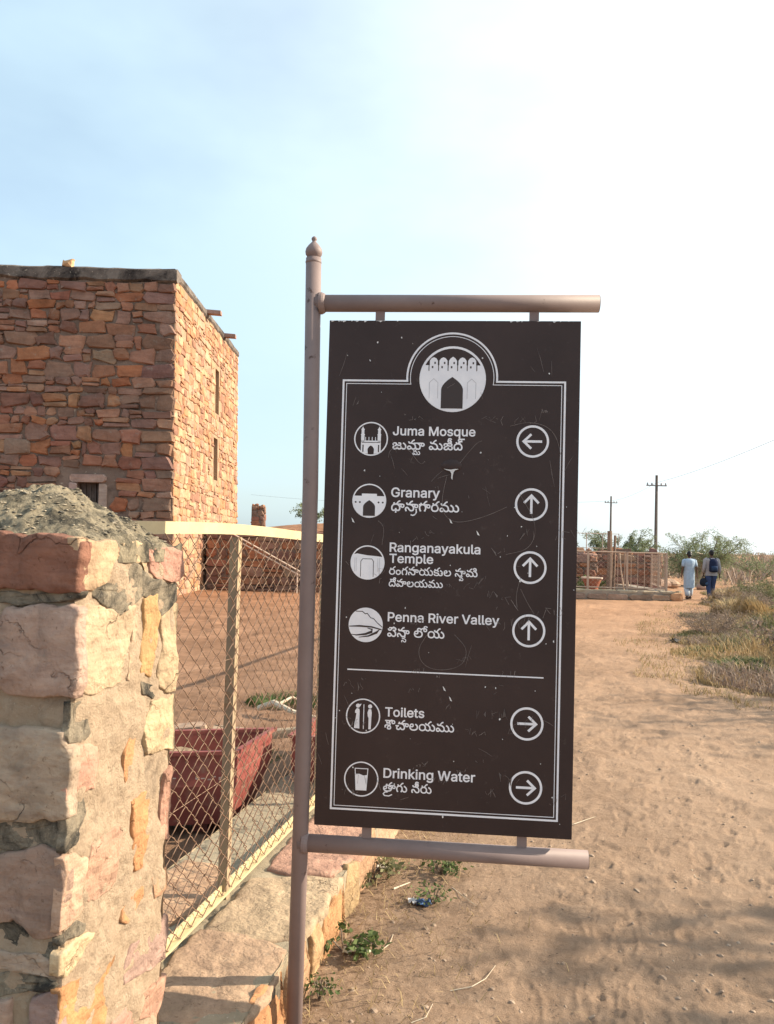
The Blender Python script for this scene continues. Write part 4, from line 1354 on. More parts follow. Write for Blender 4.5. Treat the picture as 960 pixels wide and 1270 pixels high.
# toilets
cz = 1.059
flat('icon_ring', [ringp(IX, cz, ir, ring_w)], M['print'])
flat('icon_figure', [[circ(IX - 0.0175, cz + 0.033, 0.0068, n=16)]], M['print'], Y1)
flat('icon_figure', [[[(IX - 0.029, cz - 0.040), (IX - 0.011, cz - 0.041), (IX - 0.012, cz - 0.010), (IX - 0.0115, cz + 0.015), (IX - 0.013, cz + 0.023), (IX - 0.021, cz + 0.025), (IX - 0.026, cz + 0.018), (IX - 0.027, cz + 0.010), (IX - 0.022, cz + 0.008), (IX - 0.024, cz - 0.008), (IX - 0.027, cz - 0.022)]]], M['print'], Y1)
flat('icon_figure', [[[(IX - 0.014, cz + 0.037), (IX - 0.006, cz + 0.040), (IX - 0.010, cz + 0.031)]]], M['print'], Y2)
flat('icon_partition', [strip([(IX + 0.002, cz + 0.038), (IX + 0.002, cz - 0.042)], 0.0026)], M['print'], Y1)
flat('icon_figure', [[circ(IX + 0.0225, cz + 0.032, 0.0068, n=16)]], M['print'], Y1)
flat('icon_figure', [[[(IX + 0.0185, cz - 0.042), (IX + 0.0265, cz - 0.042), (IX + 0.0275, cz - 0.005), (IX + 0.0285, cz + 0.012), (IX + 0.026, cz + 0.023), (IX + 0.018, cz + 0.023), (IX + 0.0145, cz + 0.012), (IX + 0.0155, cz + 0.0), (IX + 0.0185, cz - 0.006)]]], M['print'], Y1)
# drinking water
cz = 0.855
flat('icon_ring', [ringp(IX, cz, ir, ring_w)], M['print'])
flat('icon_glass', [strip([(IX - 0.021, cz + 0.034), (IX + 0.021, cz + 0.034), (IX + 0.0165, cz - 0.035), (IX - 0.0165, cz - 0.035)], 0.0026, True)], M['print'], Y1)
flat('icon_water', [[[(IX - 0.0185, cz + 0.016), (IX - 0.006, cz + 0.017), (IX + 0.006, cz + 0.012), (IX + 0.0185, cz + 0.014), (IX + 0.0155, cz - 0.034), (IX - 0.0155, cz - 0.034)]]], M['print'], Y2)


# lettering from font outlines
def load_font(fn):
    try:
        return bpy.data.fonts.load(os.path.join(bpy.utils.resource_path('LOCAL'), 'datafiles', 'fonts', fn))
    except Exception:
        return None


FONT_L = load_font('Inter.woff2')
FONT_T = load_font('NotoSansTelugu-VariableFont_wdth,wght.woff2')


def outlines(s, font, res=5):
    c = bpy.data.curves.new('t', 'FONT')
    c.body = s
    if font: c.font = font
    o = bpy.data.objects.new('t', c)
    COL.objects.link(o)
    dg = bpy.context.evaluated_depsgraph_get()
    cu = o.evaluated_get(dg).to_curve(dg)
    out = []
    for sp in cu.splines:
        pts = []
        if sp.type == 'BEZIER':
            bp = sp.bezier_points
            n = len(bp)
            for i in range(n):
                a, b_ = bp[i], bp[(i + 1) % n]
                p0, p1, p2, p3 = a.co, a.handle_right, b_.handle_left, b_.co
                straight = (p1 - p0).length < 1e-6 and (p2 - p3).length < 1e-6 or abs((p3 - p0).cross(p1 - p0).z) + abs((p3 - p0).cross(p2 - p0).z) < 1e-5
                k = 1 if straight else res
                for q_ in range(k):
                    f = q_ / k; g = 1 - f
                    v = p0 * g ** 3 + p1 * 3 * g * g * f + p2 * 3 * g * f * f + p3 * f ** 3
                    pts.append((v.x, v.y))
        else:
            pts = [(p.co.x, p.co.y) for p in sp.points]
        cl = []
        for p in pts:
            if not cl or math.hypot(p[0] - cl[-1][0], p[1] - cl[-1][1]) > 1e-4: cl.append(p)
        if len(cl) > 2 and math.hypot(cl[0][0] - cl[-1][0], cl[0][1] - cl[-1][1]) < 1e-4: cl.pop()
        if len(cl) > 2: out.append(cl)
    o.evaluated_get(dg).to_curve_clear()
    bpy.data.objects.remove(o)
    bpy.data.curves.remove(c)
    return out


def area(p):
    return 0.5 * sum(p[i - 1][0] * p[i][1] - p[i][0] * p[i - 1][1] for i in range(len(p)))


def inside(pt, poly):
    r = False
    for i in range(len(poly)):
        (x1, y1), (x2, y2) = poly[i - 1], poly[i]
        if (y1 > pt[1]) != (y2 > pt[1]) and pt[0] < (x2 - x1) * (pt[1] - y1) / (y2 - y1) + x1: r = not r
    return r


def embolden(p, k, sg):
    n = len(p); out = []
    for i in range(n):
        a, b_, c = p[i - 1], p[i], p[(i + 1) % n]
        d0 = Vector((b_[0] - a[0], b_[1] - a[1])).normalized(); d1 = Vector((c[0] - b_[0], c[1] - b_[1])).normalized()
        n0 = Vector((d0.y, -d0.x)); n1 = Vector((d1.y, -d1.x))
        m = n0 + n1
        if m.length < 0.3: m = n1
        m = m.normalized()
        f = 1 / max(0.6, m.dot(n1))
        out.append((b_[0] + sg * m.x * k * f, b_[1] + sg * m.y * k * f))
    return out


def orient(cont):
    return 1 if area(max(cont, key=lambda p: abs(area(p)))) > 0 else -1


def fill_nonzero(conts):
    """triangles of all contours together, kept where the winding number is not zero"""
    pts = []; edges = []
    for c in conts:
        n0 = len(pts)
        pts += [Vector((p[0], p[1])) for p in c]
        edges += [(n0 + i, n0 + (i + 1) % len(c)) for i in range(len(c))]
    vo, _, fo, _, _, _ = delaunay_2d_cdt(pts, edges, [], 0, 1e-6)
    vo = np.array([(v.x, v.y) for v in vo])
    fo = [f for f in fo if len(f) == 3]
    fa = np.array(fo)
    cen = vo[fa].mean(axis=1)
    wn_ = np.zeros(len(fa), dtype=int)
    for c in conts:
        c = np.array(c); d = np.roll(c, -1, axis=0)
        for (x1, y1), (x2, y2) in zip(c, d):
            if y1 == y2: continue
            up = (y1 <= cen[:, 1]) & (y2 > cen[:, 1]); dn = (y1 > cen[:, 1]) & (y2 <= cen[:, 1])
            xi = x1 + (cen[:, 1] - y1) * (x2 - x1) / (y2 - y1)
            r = xi > cen[:, 0]
            wn_ += (up & r).astype(int) - (dn & r).astype(int)
    return vo, fa[wn_ != 0]


def bounds(cs):
    xs = [p[0] for c in cs for p in c]
    return min(xs), max(xs)


def write(s, font, x0, x1, z, bold, ysq=1.0, extra=()):
    """a line of print fitted between x0 and x1 on baseline z; extra = under-letters (text or stroke, after which prefix, dx, dy, scale)"""
    cs = outlines(s, font)
    if not cs: return
    a, b_ = bounds(cs)
    sg = orient(cs)
    conts = [embolden(p, bold, sg) for p in cs]
    for (sub, pre, dx, dy, k) in extra:
        px = bounds(outlines(pre, font))[1] if pre else 0
        if isinstance(sub, str):
            conts += [[(p[0] * k + px + dx, p[1] * k + dy) for p in embolden(c, bold / k, sg)] for c in outlines(sub, font)]
        else:
            st = strip([(p[0] * k + px + dx, p[1] * k + dy) for p in sub], 0.055 + bold)[0]
            conts.append(st if area(st) * sg > 0 else st[::-1])
    vo, fa = fill_nonzero(conts)
    k = (x1 - x0) / (b_ - a)
    V = [(x0 + (p[0] - a) * k, YF, z + p[1] * k * ysq) for p in vo]
    F = []
    for tr in fa:
        p, q_, r = (V[m] for m in tr)
        cr = (q_[0] - p[0]) * (r[2] - p[2]) - (q_[2] - p[2]) * (r[0] - p[0])
        F.append(tuple(int(m) for m in (tr if cr > 0 else (tr[0], tr[2], tr[1]))))
    b = MB(); b.V = V; b.F = F
    return sbuild(b, 'lettering', M['print'], panel)


for (s, x1, z) in (('Juma Mosque', 0.552, 1.985), ('Granary', 0.440, 1.780), ('Ranganayakula', 0.577, 1.599), ('Temple', 0.424, 1.563), ('Penna River Valley', 0.643, 1.371), ('Toilets', 0.408, 1.062), ('Drinking Water', 0.577, 0.864)):
    write(s, FONT_L, 0.2815, x1, z, 0.015, 0.95)
YA = [(0.0, 0.12), (0.02, -0.05), (-0.03, -0.16), (-0.16, -0.22), (-0.28, -0.18)]     # subscript ya: a hook under the letter
RA = [(0.16, 0.0), (-0.02, -0.02), (-0.10, -0.12), (-0.02, -0.22), (0.24, -0.23), (0.42, -0.14)]   # subscript ra: a cup under the letter
TB = 0.008
write('జుమా మజీద్', FONT_T, 0.281, 0.518, 1.938, TB, 1.0, [('మ', 'జు', 0.34, -0.29, 0.55)])
write('ధానాగారము', FONT_T, 0.282, 0.505, 1.734, TB, 1.0, [(YA, 'ధాన', 0.10, 0.0, 1.0)])
write('రంగనాయకుల సామి', FONT_T, 0.281, 0.570, 1.524, TB, 1.0, [('వ', 'రంగనాయకుల ', 0.52, -0.28, 0.55)])
write('దేవాలయము', FONT_T, 0.281, 0.458, 1.485, TB)
write('పెనా లోయ', FONT_T, 0.281, 0.467, 1.321, TB, 1.0, [('న', 'పె', 0.28, -0.28, 0.55)])
write('శౌచాలయము', FONT_T, 0.280, 0.506, 1.020, TB)
write('తాగు నీరు', FONT_T, 0.281, 0.438, 0.820, TB, 1.0, [(RA, '', 0.14, -0.03, 1.0)])

# wear of the board: scratched scribbles, chips, a torn dent
rg = random.Random(23)
sb = []
ARCS = [[(0.462, 1.85), (0.448, 1.78), (0.452, 1.73), (0.485, 1.70), (0.54, 1.705), (0.61, 1.73), (0.66, 1.755)],
        [(0.268, 1.91), (0.272, 1.935), (0.30, 1.948), (0.335, 1.94), (0.375, 1.885), (0.39, 1.90)],
        [(0.41, 1.33), (0.38, 1.28), (0.40, 1.23), (0.46, 1.215), (0.53, 1.235), (0.545, 1.29), (0.50, 1.335)],
        [(0.665, 2.02), (0.72, 2.035), (0.78, 2.025), (0.815, 1.99), (0.83, 1.93)], [(0.71, 1.53), (0.695, 1.47), (0.70, 1.43)], [(0.71, 1.49), (0.73, 1.45), (0.755, 1.41)],
        [(0.70, 1.80), (0.76, 1.70), (0.74, 1.62), (0.66, 1.60)], [(0.255, 1.62), (0.262, 1.68), (0.24, 1.70)], [(0.50, 1.89), (0.53, 1.93), (0.56, 1.965), (0.575, 1.97)]]
for a in ARCS:
    for _ in range(3):                  # round the corners of the open stroke
        a = [a[0]] + [q for i in range(len(a) - 1) for q in ((a[i][0] * .75 + a[i + 1][0] * .25, a[i][1] * .75 + a[i + 1][1] * .25), (a[i][0] * .25 + a[i + 1][0] * .75, a[i][1] * .25 + a[i + 1][1] * .75))] + [a[-1]]
    sb.append(taper(a, [0.0011] * len(a)))
for k in range(62):
    cx, cz = rg.uniform(0.13, 0.82), rg.uniform(0.80, 2.14)
    if abs(cx - AX) < 0.06 and rg.random() < 0.6: continue
    n = rg.randint(2, 7); s = rg.uniform(0.006, 0.022)
    x, z = cx, cz
    d = rg.uniform(-0.6, 0.8)
    for q_ in range(rg.randint(1, 6)):                       # a scratched name: a row of quick strokes
        p = []
        for m_ in range(rg.randint(2, 4)):
            p.append((x + rg.uniform(-s, s) * 0.6, z + rg.uniform(-s, s)))
        sb.append(taper(p, [rg.uniform(0.0006, 0.0012)] * len(p)))
        x += s * 0.9; z += s * d * 0.6
for k in range(30):
    cx, cz = rg.uniform(0.07, 0.87), rg.uniform(0.72, 2.35); a = rg.uniform(0, 6.28); l = rg.uniform(0.01, 0.05)
    sb.append(taper([(cx, cz), (cx + l * math.cos(a) * 0.5, cz + l * math.sin(a)), (cx + l * 1.1 * math.cos(a), cz + 1.9 * l * math.sin(a))], [0.0005, 0.001, 0.0004]))
o = flat('scratches', sb, M['scratch'], YF - 0.0011); o['kind'] = 'stuff'
ch = []
for k in range(34):
    x = rg.choice([rg.uniform(0.06, 0.24), rg.uniform(0.64, 0.885), rg.uniform(0.06, 0.885)]); w = rg.uniform(0.004, 0.016); h = rg.uniform(0.002, 0.007)
    if x + w > 0.886: continue
    ch.append([[(x, BZ1 - 0.0015), (x + w * 0.3, BZ1 - h * 1.1), (x + w * 0.6, BZ1 - h * 0.7), (x + w, BZ1 - 0.0015)]])
for k in range(52):
    x, z = rg.uniform(0.065, 0.88), rg.uniform(0.72, 2.33); s = rg.uniform(0.0008, 0.0028)
    ch.append([[(x + s * math.cos(a) * rg.uniform(0.5, 1.6), z + s * math.sin(a) * rg.uniform(0.5, 2.2)) for a in (0, 1.1, 2.2, 3.4, 4.5, 5.4)]])
for (x, z) in ((0.478, 1.705), (0.567, 1.668), (0.47, 1.16), (0.491, 1.128), (0.155, 1.70)):
    ch.append([[(x - 0.004, z + 0.008), (x + 0.002, z + 0.001), (x + 0.007, z - 0.009), (x, z - 0.006)]])
o = flat('paint_chips', ch, M['chip'], YF - 0.0012); o['kind'] = 'stuff'
# torn dent: a pushed-in hollow with a bright lip
V = []; F = []
tx, tz = 0.477, 1.886
rings_ = [(1.0, -0.0006), (0.82, 0.0012), (0.6, 0.0022), (0.35, 0.003), (0.12, 0.0032)]
for (s, d) in rings_:
    for k in range(24):
        w = 2 * math.pi * k / 24
        V.append((tx + 0.036 * s * math.cos(w), -BT - 0.0005 - d * 1.6, tz + 0.022 * s * math.sin(w)))
for i in range(len(rings_) - 1):
    for k in range(24):
        F.append((i * 24 + k, i * 24 + (k + 1) % 24, (i + 1) * 24 + (k + 1) % 24, (i + 1) * 24 + k))
F.append(tuple(4 * 24 + k for k in range(24)))
b = MB(); b.add(V, F); sbuild(b, 'dent', M['board_paint'], panel, smooth=True)
flat('tear', [[[(tx - 0.026, tz - 0.010), (tx - 0.012, tz - 0.0125), (tx - 0.001, tz - 0.013), (tx + 0.012, tz - 0.0105), (tx + 0.024, tz - 0.011), (tx + 0.012, tz - 0.015), (tx + 0.007, tz - 0.022), (tx + 0.005, tz - 0.034), (tx + 0.004, tz - 0.047), (tx - 0.0005, tz - 0.040), (tx + 0.0005, tz - 0.026), (tx - 0.004, tz - 0.018), (tx - 0.014, tz - 0.0155)]]], M['chip'], -BT - 0.0075)


# ------------------------------------------------------------------ troughs and bits inside the fence
M['maroon'] = mottled('maroon painted steel', (0.20, 0.052, 0.045), (0.29, 0.085, 0.068), 3, 0.6, 50, 0.25, 0.003, (0.30, 0.17, 0.125), 9, 0.3, (0.52, 0.72))
M['soil'] = mottled('dry soil fill', (0.22, 0.16, 0.11), (0.38, 0.29, 0.2), 14, 0.95, 40, 0.8, 0.02)
M['stencil'] = plain('worn stencil paint', (0.42, 0.33, 0.29), 0.7)


def trough(label, loc, rz, L, W, H, shear=0.0):
    t = thing('steel_trough', label, 'trough', loc, rotz=rz, group='steel troughs behind the fence')
    bot, band = 0.03, 0.60 * H
    x1, x0 = 0, -L

    def shell(off):
        # three rings: floor (narrow), shoulder, rim
        k = 0.07
        return [[(x0 + k + off, -W / 2 + k + off, bot + off), (x1 - k - off, -W / 2 + k + off, bot + off), (x1 - k - off, W / 2 - k - off, bot + off), (x0 + k + off, W / 2 - k - off, bot + off)],
                [(x0 + off, -W / 2 + off, band), (x1 - off, -W / 2 + off, band), (x1 - off, W / 2 - off, band), (x0 + off, W / 2 - off, band)],
                [(x0 + off, -W / 2 + off, H), (x1 - off, -W / 2 + off, H), (x1 - off, W / 2 - off, H), (x0 + off, W / 2 - off, H)]]
    o_, i_ = shell(0), shell(0.012)
    V = [p for r in o_ for p in r] + [p for r in i_ for p in r]
    F = [(3, 2, 1, 0)]
    for k in range(2):
        for m in range(4):
            F.append((k * 4 + m, k * 4 + (m + 1) % 4, (k + 1) * 4 + (m + 1) % 4, (k + 1) * 4 + m))
            F.append((12 + k * 4 + (m + 1) % 4, 12 + k * 4 + m, 12 + (k + 1) * 4 + m, 12 + (k + 1) * 4 + (m + 1) % 4))
    for m in range(4):
        F.append((8 + m, 8 + (m + 1) % 4, 20 + (m + 1) % 4, 20 + m))
    F.append((12, 13, 14, 15))
    b = MB(); b.add(V, F); body = b.build('tub', M['maroon'], t, world=False)
    for m, (xa, xb, ya, yb) in enumerate(((x0 - 0.02, x1 + 0.02, -W / 2 - 0.02, -W / 2 + 0.014), (x0 - 0.02, x1 + 0.02, W / 2 - 0.014, W / 2 + 0.02), (x1 - 0.014, x1 + 0.02, -W / 2 + 0.015, W / 2 - 0.015), (x0 - 0.02, x0 + 0.014, -W / 2 + 0.015, W / 2 - 0.015))):
        b = MB(); b.box(xa, xb, ya, yb, H + 0.001, H + 0.02)
        b.build('rim', M['maroon'], t, world=False)
    V = []; F = []
    nx, ny = 26, 9
    for j in range(ny + 1):
        for i in range(nx + 1):
            x = x0 + 0.014 + (L - 0.028) * i / nx; y = -W / 2 + 0.014 + (W - 0.028) * j / ny
            V.append((x, y, H * 0.80 + 0.05 * mnoise.noise((x * 3, y * 3, 1)) + 0.03 * mnoise.noise((x * 11, y * 11, 2))))
    for j in range(ny):
        for i in range(nx):
            a = j * (nx + 1) + i; F.append((a, a + 1, a + nx + 2, a + nx + 1))
    b = MB(); b.add(V, F); b.build('soil_fill', M['soil'], t, smooth=True, world=False)
    for x in (x0 + 0.25, x1 - 0.25):
        b = MB(); b.box(x - 0.04, x + 0.04, -W / 2 + 0.16, W / 2 - 0.16, -0.12, bot - 0.001)
        b.build('foot', M['maroon'], t, world=False)
    for ch in t.children:
        for v in ch.data.vertices: v.co.x += shear * v.co.y
    return t, body


tr1, body1 = trough('maroon steel trough of dry soil right behind the first fence post', (-0.72, 4.68, 0.05), R(13), 1.7, 0.50, 0.42, 0.48)
rgs = random.Random(2)
b = MB()
x = -0.62
while x < -0.16:                                   # remains of a worn stencilled line, no longer legible
    w = rgs.uniform(0.008, 0.022)
    for q_ in range(2):
        if rgs.random() < 0.7:
            z = 0.285 + rgs.uniform(0, 0.018)
            b.add([(x, -0.2615, z), (x + w * rgs.uniform(.4, 1), -0.2615, z), (x + w, -0.2615, z + 0.006), (x, -0.2615, z + 0.006)], [(0, 1, 2, 3)])
    x += w + 0.014
o = b.build('worn_stencil', M['stencil'], body1, world=False); o['kind'] = 'stuff'
trough('second maroon trough, farther along behind the sign post', (0.10, 6.35, 0.04), R(77), 1.6, 0.55, 0.42)
# slanting hand rails in front of the low ruin
M['pale_pipe'] = mottled('pale painted pipe', (0.50, 0.38, 0.30), (0.62, 0.5, 0.4), 6, 0.5, None)
rail = thing('stair_handrail', 'pair of slanting pale pipe rails before the low dark wall', 'handrail', (-4.6, 25.6, 0))
for dz in (0.0, -0.13):
    b = MB(); b.tube([(-4.85, 25.6, 1.83 + dz), (-2.72, 25.75, 0.70 + dz)], 0.026, 6); b.build('rail_pipe', M['pale_pipe'], rail)
for (x, y, z) in ((-4.8, 25.6, 1.72), (-2.8, 25.745, 0.72)):
    b = MB(); b.tube([(x, y, -0.1), (x, y, z)], 0.024, 6); b.build('rail_post', M['pale_pipe'], rail)
# dead branch on the yard
M['bleached'] = mottled('bleached wood', (0.45, 0.37, 0.27), (0.62, 0.54, 0.42), 9, 0.85, 60, 0.4, 0.003)
br = thing('dead_branch', 'bleached forked branch lying on the yard behind the fence', 'branch', (-1.0, 7.5, 0))
b = MB(); b.tube([(-1.15, 7.62, 0.06), (-1.0, 7.55, 0.13), (-0.8, 7.4, 0.08), (-0.58, 7.38, 0.04)], [0.028, 0.03, 0.022, 0.012], 7); b.build('limb', M['bleached'], br)
b = MB(); b.tube([(-0.95, 7.53, 0.12), (-0.85, 7.7, 0.16), (-0.7, 7.82, 0.06)], [0.016, 0.012, 0.006], 6); b.build('limb', M['bleached'], br)
kb = thing('kerb_row', 'row of low rough kerb stones across the yard behind the fence', 'kerb', (-3.5, 7.2, 0))
rg = random.Random(41)
x = -5.2
while x < 0.1:
    L = rg.uniform(0.3, 0.6)
    fr = Frame((x, 6.72 + 0.06 * x, 0), (1, 0.06, 0), (0, 1, 0), (0, 0, 1))
    V, F = stone_lo(fr, 0, L, 0, 0.16, rg.uniform(0.06, 0.11), rg, 0.02, 0.1)
    mk('kerb_stone', V, F, M['stone_far'], kb, jit_col((0.36, 0.27, 0.2), rg, 0.15))
    x += L

# ------------------------------------------------------------------ far fenced enclosure across the path
EY, EX0, EX1 = 27.0, 4.6, 9.95
enc = thing('enclosure_plinth', 'far grey stone kerb platform below the fenced plot, right of the sign', 'plinth', (EX0, EY, 0))
M['grey_plaster'] = mottled('grey weathered plaster', (0.22, 0.185, 0.15), (0.36, 0.30, 0.24), 1.5, 0.95, 12, 0.5, 0.02)
b = MB(); b.box(EX0, EX1, EY, EY + 0.55, -0.2, 0.30); b.build('bed', M['grey_plaster'], enc)
b = MB(); b.box(EX1 - 0.55, EX1, EY + 0.551, EY + 6, -0.2, 0.298); b.build('bed', M['grey_plaster'], enc)
rg = random.Random(8)
x = EX0
fr = Frame((0, EY, 0), (1, 0, 0), (0, 0, 1), (0, -1, 0))
while x < EX1 - 0.5:
    L = rg.uniform(0.35, 0.8)
    L = min(L, EX1 - 0.42 - x)
    V, F = stone_lo(fr, x, x + L, 0.0, 0.22, 0.04, rg, 0.04, 0.08); mk('face_stone', V, F, M['stone_far'], enc, jit_col((0.30, 0.21, 0.16), rg, 0.2))
    x += L
V, F = stone_lo(fr, EX1 - 0.42, EX1 + 0.01, -0.02, 0.31, 0.05, rg, 0.01, 0.05); mk('corner_stone', V, F, M['stone_far'], enc, (0.45, 0.27, 0.16))
x = EX0
ft = Frame((0, EY, 0.30), (1, 0, 0), (0, 1, 0), (0, 0, 1))
while x < EX1 - 0.1:
    L = min(rg.uniform(0.5, 0.9), EX1 - x)
    V, F = stone_lo(ft, x, x + L, -0.03, 0.55, 0.03, rg, 0.03, 0.05); mk('coping_slab', V, F, M['stone_far'], enc, jit_col((0.33, 0.28, 0.21), rg, 0.1)); x += L

efence = thing('enclosure_fence', 'far brown wire fence around the plot, in front of the ruined walls', 'fence', (EX0, EY + 0.25, 0.3))
M['brown_iron'] = mottled('faded brown iron', (0.36, 0.25, 0.19), (0.46, 0.34, 0.26), 3, 0.6, None)
EF = EY + 0.25
posts = [(5.5, EF), (6.83, EF), (8.15, EF), (9.48, EF), (9.9, EF + 2.0), (10.3, EF + 4.0)]
for (x, y) in posts:
    b = MB(); b.box(x - 0.032, x + 0.032, y - 0.03, y + 0.03, 0.25, 1.62); b.build('post', M['brown_iron'], efence)
for pa, pb_ in zip([(4.55, EF)] + posts[:-1], posts):
    for z in (1.60, 0.40):
        b = MB(); b.tube([(pa[0], pa[1], z), (pb_[0], pb_[1], z)], 0.022, 5); b.build('rail', M['brown_iron'], efence)
me_e = wire_mesh(1.18, 0.075, 0.042, 0.0042, 1, 3); me_e.materials.append(M['brown_iron'])
x = 4.62
k = 0
while x < 9.46:
    o = bpy.data.objects.new('wire', me_e); COL.objects.link(o); o.parent = efence
    o.location = Vector((x, EF, 0.41)) - efence.location; o.rotation_euler = (0, 0, math.pi if k % 2 else 0)
    x += 0.084; k += 1
sd = Vector((posts[-1][0] - posts[3][0], posts[-1][1] - posts[3][1], 0)); sl_ = sd.length; sa_ = math.atan2(sd.y, sd.x)
for k in range(int(sl_ / 0.13)):
    o = bpy.data.objects.new('wire', me_e); COL.objects.link(o); o.parent = efence
    o.location = Vector((posts[3][0], posts[3][1], 0.41)) + sd.normalized() * (0.06 + k * 0.13) - efence.location; o.rotation_euler = (0, 0, sa_ + (math.pi if k % 2 else 0))
for k in range(9):                       # slim uprights in the right half of the run
    x = 7.62 + k * 0.225
    b = MB(); b.box(x - 0.012, x + 0.012, EF + 0.012, EF + 0.03, 0.38, 1.59); b.build('upright', M['brown_iron'], efence)
wp = thing('wooden_post', 'thick weathered wooden post standing inside the far enclosure', 'post', (8.02, 29.0, 0))
M['brown_wood'] = mottled('brown weathered wood', (0.17, 0.11, 0.08), (0.29, 0.2, 0.145), 4, 0.9, 25, 0.5, 0.01)
b = MB(); b.tube([(8.02, 29.0, -0.2), (8.05, 29.0, 1.2), (8.03, 29.0, 2.35)], [0.11, 0.10, 0.085], 8); b.build('trunk', M['brown_wood'], wp)
b = MB(); b.tube([(8.2, 29.05, -0.1), (8.24, 29.05, 2.2)], [0.05, 0.045], 7); b.build('prop', M['brown_wood'], wp)
ls = thing('leaning_stick', 'pale forked stick leaning on the far enclosure fence', 'stick', (8.0, 27.4, 0.3))
b = MB(); b.tube([(8.12, 27.45, 0.3), (7.98, 27.33, 0.95), (7.9, 27.29, 1.62)], [0.028, 0.026, 0.02], 6); b.build('shaft', M['pale_pipe'], ls)
b = MB(); b.tube([(8.28, 27.5, 0.45), (8.16, 27.36, 1.0), (8.1, 27.29, 1.55)], [0.02, 0.02, 0.016], 6); b.build('shaft', M['pale_pipe'], ls)
pot = thing('planter_bowl', 'wide terracotta planter bowl with pale rim inside the far fence', 'planter', (7.15, 27.95, 0.0))
M['terracotta'] = mottled('terracotta', (0.33, 0.10, 0.06), (0.42, 0.15, 0.09), 6, 0.8, 30, 0.3, 0.005)
b = MB(); b.lathe([(0.20, 0.0), (0.22, 0.35), (0.30, 0.55), (0.335, 0.64), (0.31, 0.64), (0.28, 0.56), (0.05, 0.54)], (7.15, 27.95, 0.02), 20); b.build('bowl', M['terracotta'], pot, smooth=False)
b = MB(); b.lathe([(0.325, 0.64), (0.365, 0.64), (0.37, 0.69), (0.325, 0.69)], (7.15, 27.95, 0.02), 20); b.build('rim', M['pale_pipe'], pot)
b = MB(); b.lathe([(0.32, 0.0), (0.30, 0.03), (0.0, 0.05)], (7.15, 27.95, 0.60), 14); b.build('soil', M['soil'], pot)
lr = thing('wall_railing', 'thin pale wire railing on the bank above the far enclosure', 'railing', (8.2, 36, 1.2))
for k in range(5):
    x = 7.5 + k * 0.72
    b = MB(); b.tube([(x, 36, 0.0), (x, 36, 2.42)], 0.02, 5); b.build('upright', M['pale_pipe'], lr)
for z in (2.40, 1.75):
    b = MB(); b.tube([(7.5, 36, z), (10.4, 36, z)], 0.014, 5); b.build('wire', M['pale_pipe'], lr)
cb = thing('concrete_block', 'pale broken concrete block beyond the two walkers', 'block', (15.4, 40, 0))
V, F = stone_lo(Frame((15.15, 40, 0), (1, 0, 0), (0, 0, 1), (0, -1, 0)), 0, 0.55, -0.2, 1.7, 0.4, rg, 0.0, 0.06)
mk('block', V, F, M['stone_far'], cb, (0.42, 0.36, 0.28))
rgk = random.Random(77)
for k, (x, y, s, lb) in enumerate(((12.2, 36.5, 0.5, 'flat reddish boulder left of the walkers, beside the enclosure corner'), (13.1, 37.5, 0.42, 'pale rounded boulder seen between the two walkers'), (12.0, 39.0, 0.6, 'large brown boulder behind the woman in blue'), (14.3, 36.2, 0.3, 'low grey rock just behind the man with the backpack'))):
    V = []; F = []
    b = MB(); b.ell((0, 0, 0), (s * 1.3, s, s * 0.62), 14, 9)
    V = [(x + v[0] * (1 + 0.35 * mnoise.noise((v[0] * 2 / s, v[1] * 2 / s, k))), y + v[1] * (1 + 0.3 * mnoise.noise((v[1] * 2 / s, v[2] * 2, k + 5))), s * 0.4 + v[2] * (1 + 0.4 * mnoise.noise((v[0] / s, v[1] / s, k + 9)))) for v in b.V]
    t = tag(mk('boulder', V, b.F, M['stone_far'], None, jit_col((0.40, 0.28, 0.2), rgk, 0.15)), lb, 'rock')

# ------------------------------------------------------------------ poles and wires
M['pole'] = mottled('weathered utility pole', (0.10, 0.085, 0.075), (0.17, 0.145, 0.13), 2, 0.8, None)
M['cable'] = plain('grey cable', (0.26, 0.26, 0.27), 0.6)
POLES = [((26.4, 95), 8.2, 'small distant utility pole nearest the sign'), ((20.05, 60), 7.25, 'tall utility pole rising behind the enclosure fence'), ((16.4, 29), 7.4, 'nearest utility pole at the right edge'), ((46.5, 92), 7.0, 'distant utility pole above the scrub at far right')]
tops = []
for (x, y), h, lb in POLES:
    z0 = float(base_h(np.array([x]), np.array([y]))[0])
    p = thing('utility_pole', lb, 'pole', (x, y, z0), 'utility poles along the path')
    b = MB(); b.tube([(x, y, z0 - 0.3), (x, y, z0 + h)], [0.14, 0.10], 8); b.build('shaft', M['pole'], p)
    b = MB(); b.box(x - 0.75, x + 0.75, y - 0.05, y + 0.05, z0 + h - 0.82, z0 + h - 0.73); b.build('crossarm', M['cable'], p)
    for d in (-0.68, -0.35, 0.35, 0.68):
        b = MB(); b.lathe([(0.05, 0), (0.07, 0.05), (0.05, 0.09), (0.06, 0.13), (0.02, 0.18)], (x + d, y, z0 + h - 0.735), 8); b.build('insulator', M['cable'], p)
    tops.append((x, y, z0 + h))
for (i0, i1, d, lb) in ((0, 1, 0.0, 'power line from the small distant pole to the tall pole'), (1, 2, 0.0, 'power line rising from the tall pole to the right')):
    a, c = Vector(tops[i0]), Vector(tops[i1])
    pts = []
    for k in range(17):
        f = k / 16
        p = a.lerp(c, f); p.z -= 0.55 + 0.25 * 4 * f * (1 - f); pts.append(p)
    b = MB(); b.tube(pts, 0.012, 4)
    o = b.build('power_line', M['cable'])
    tag(o, lb, 'cable', 'overhead lines')
a = Vector(tops[0]); c = Vector((-20, 118, 9.0))
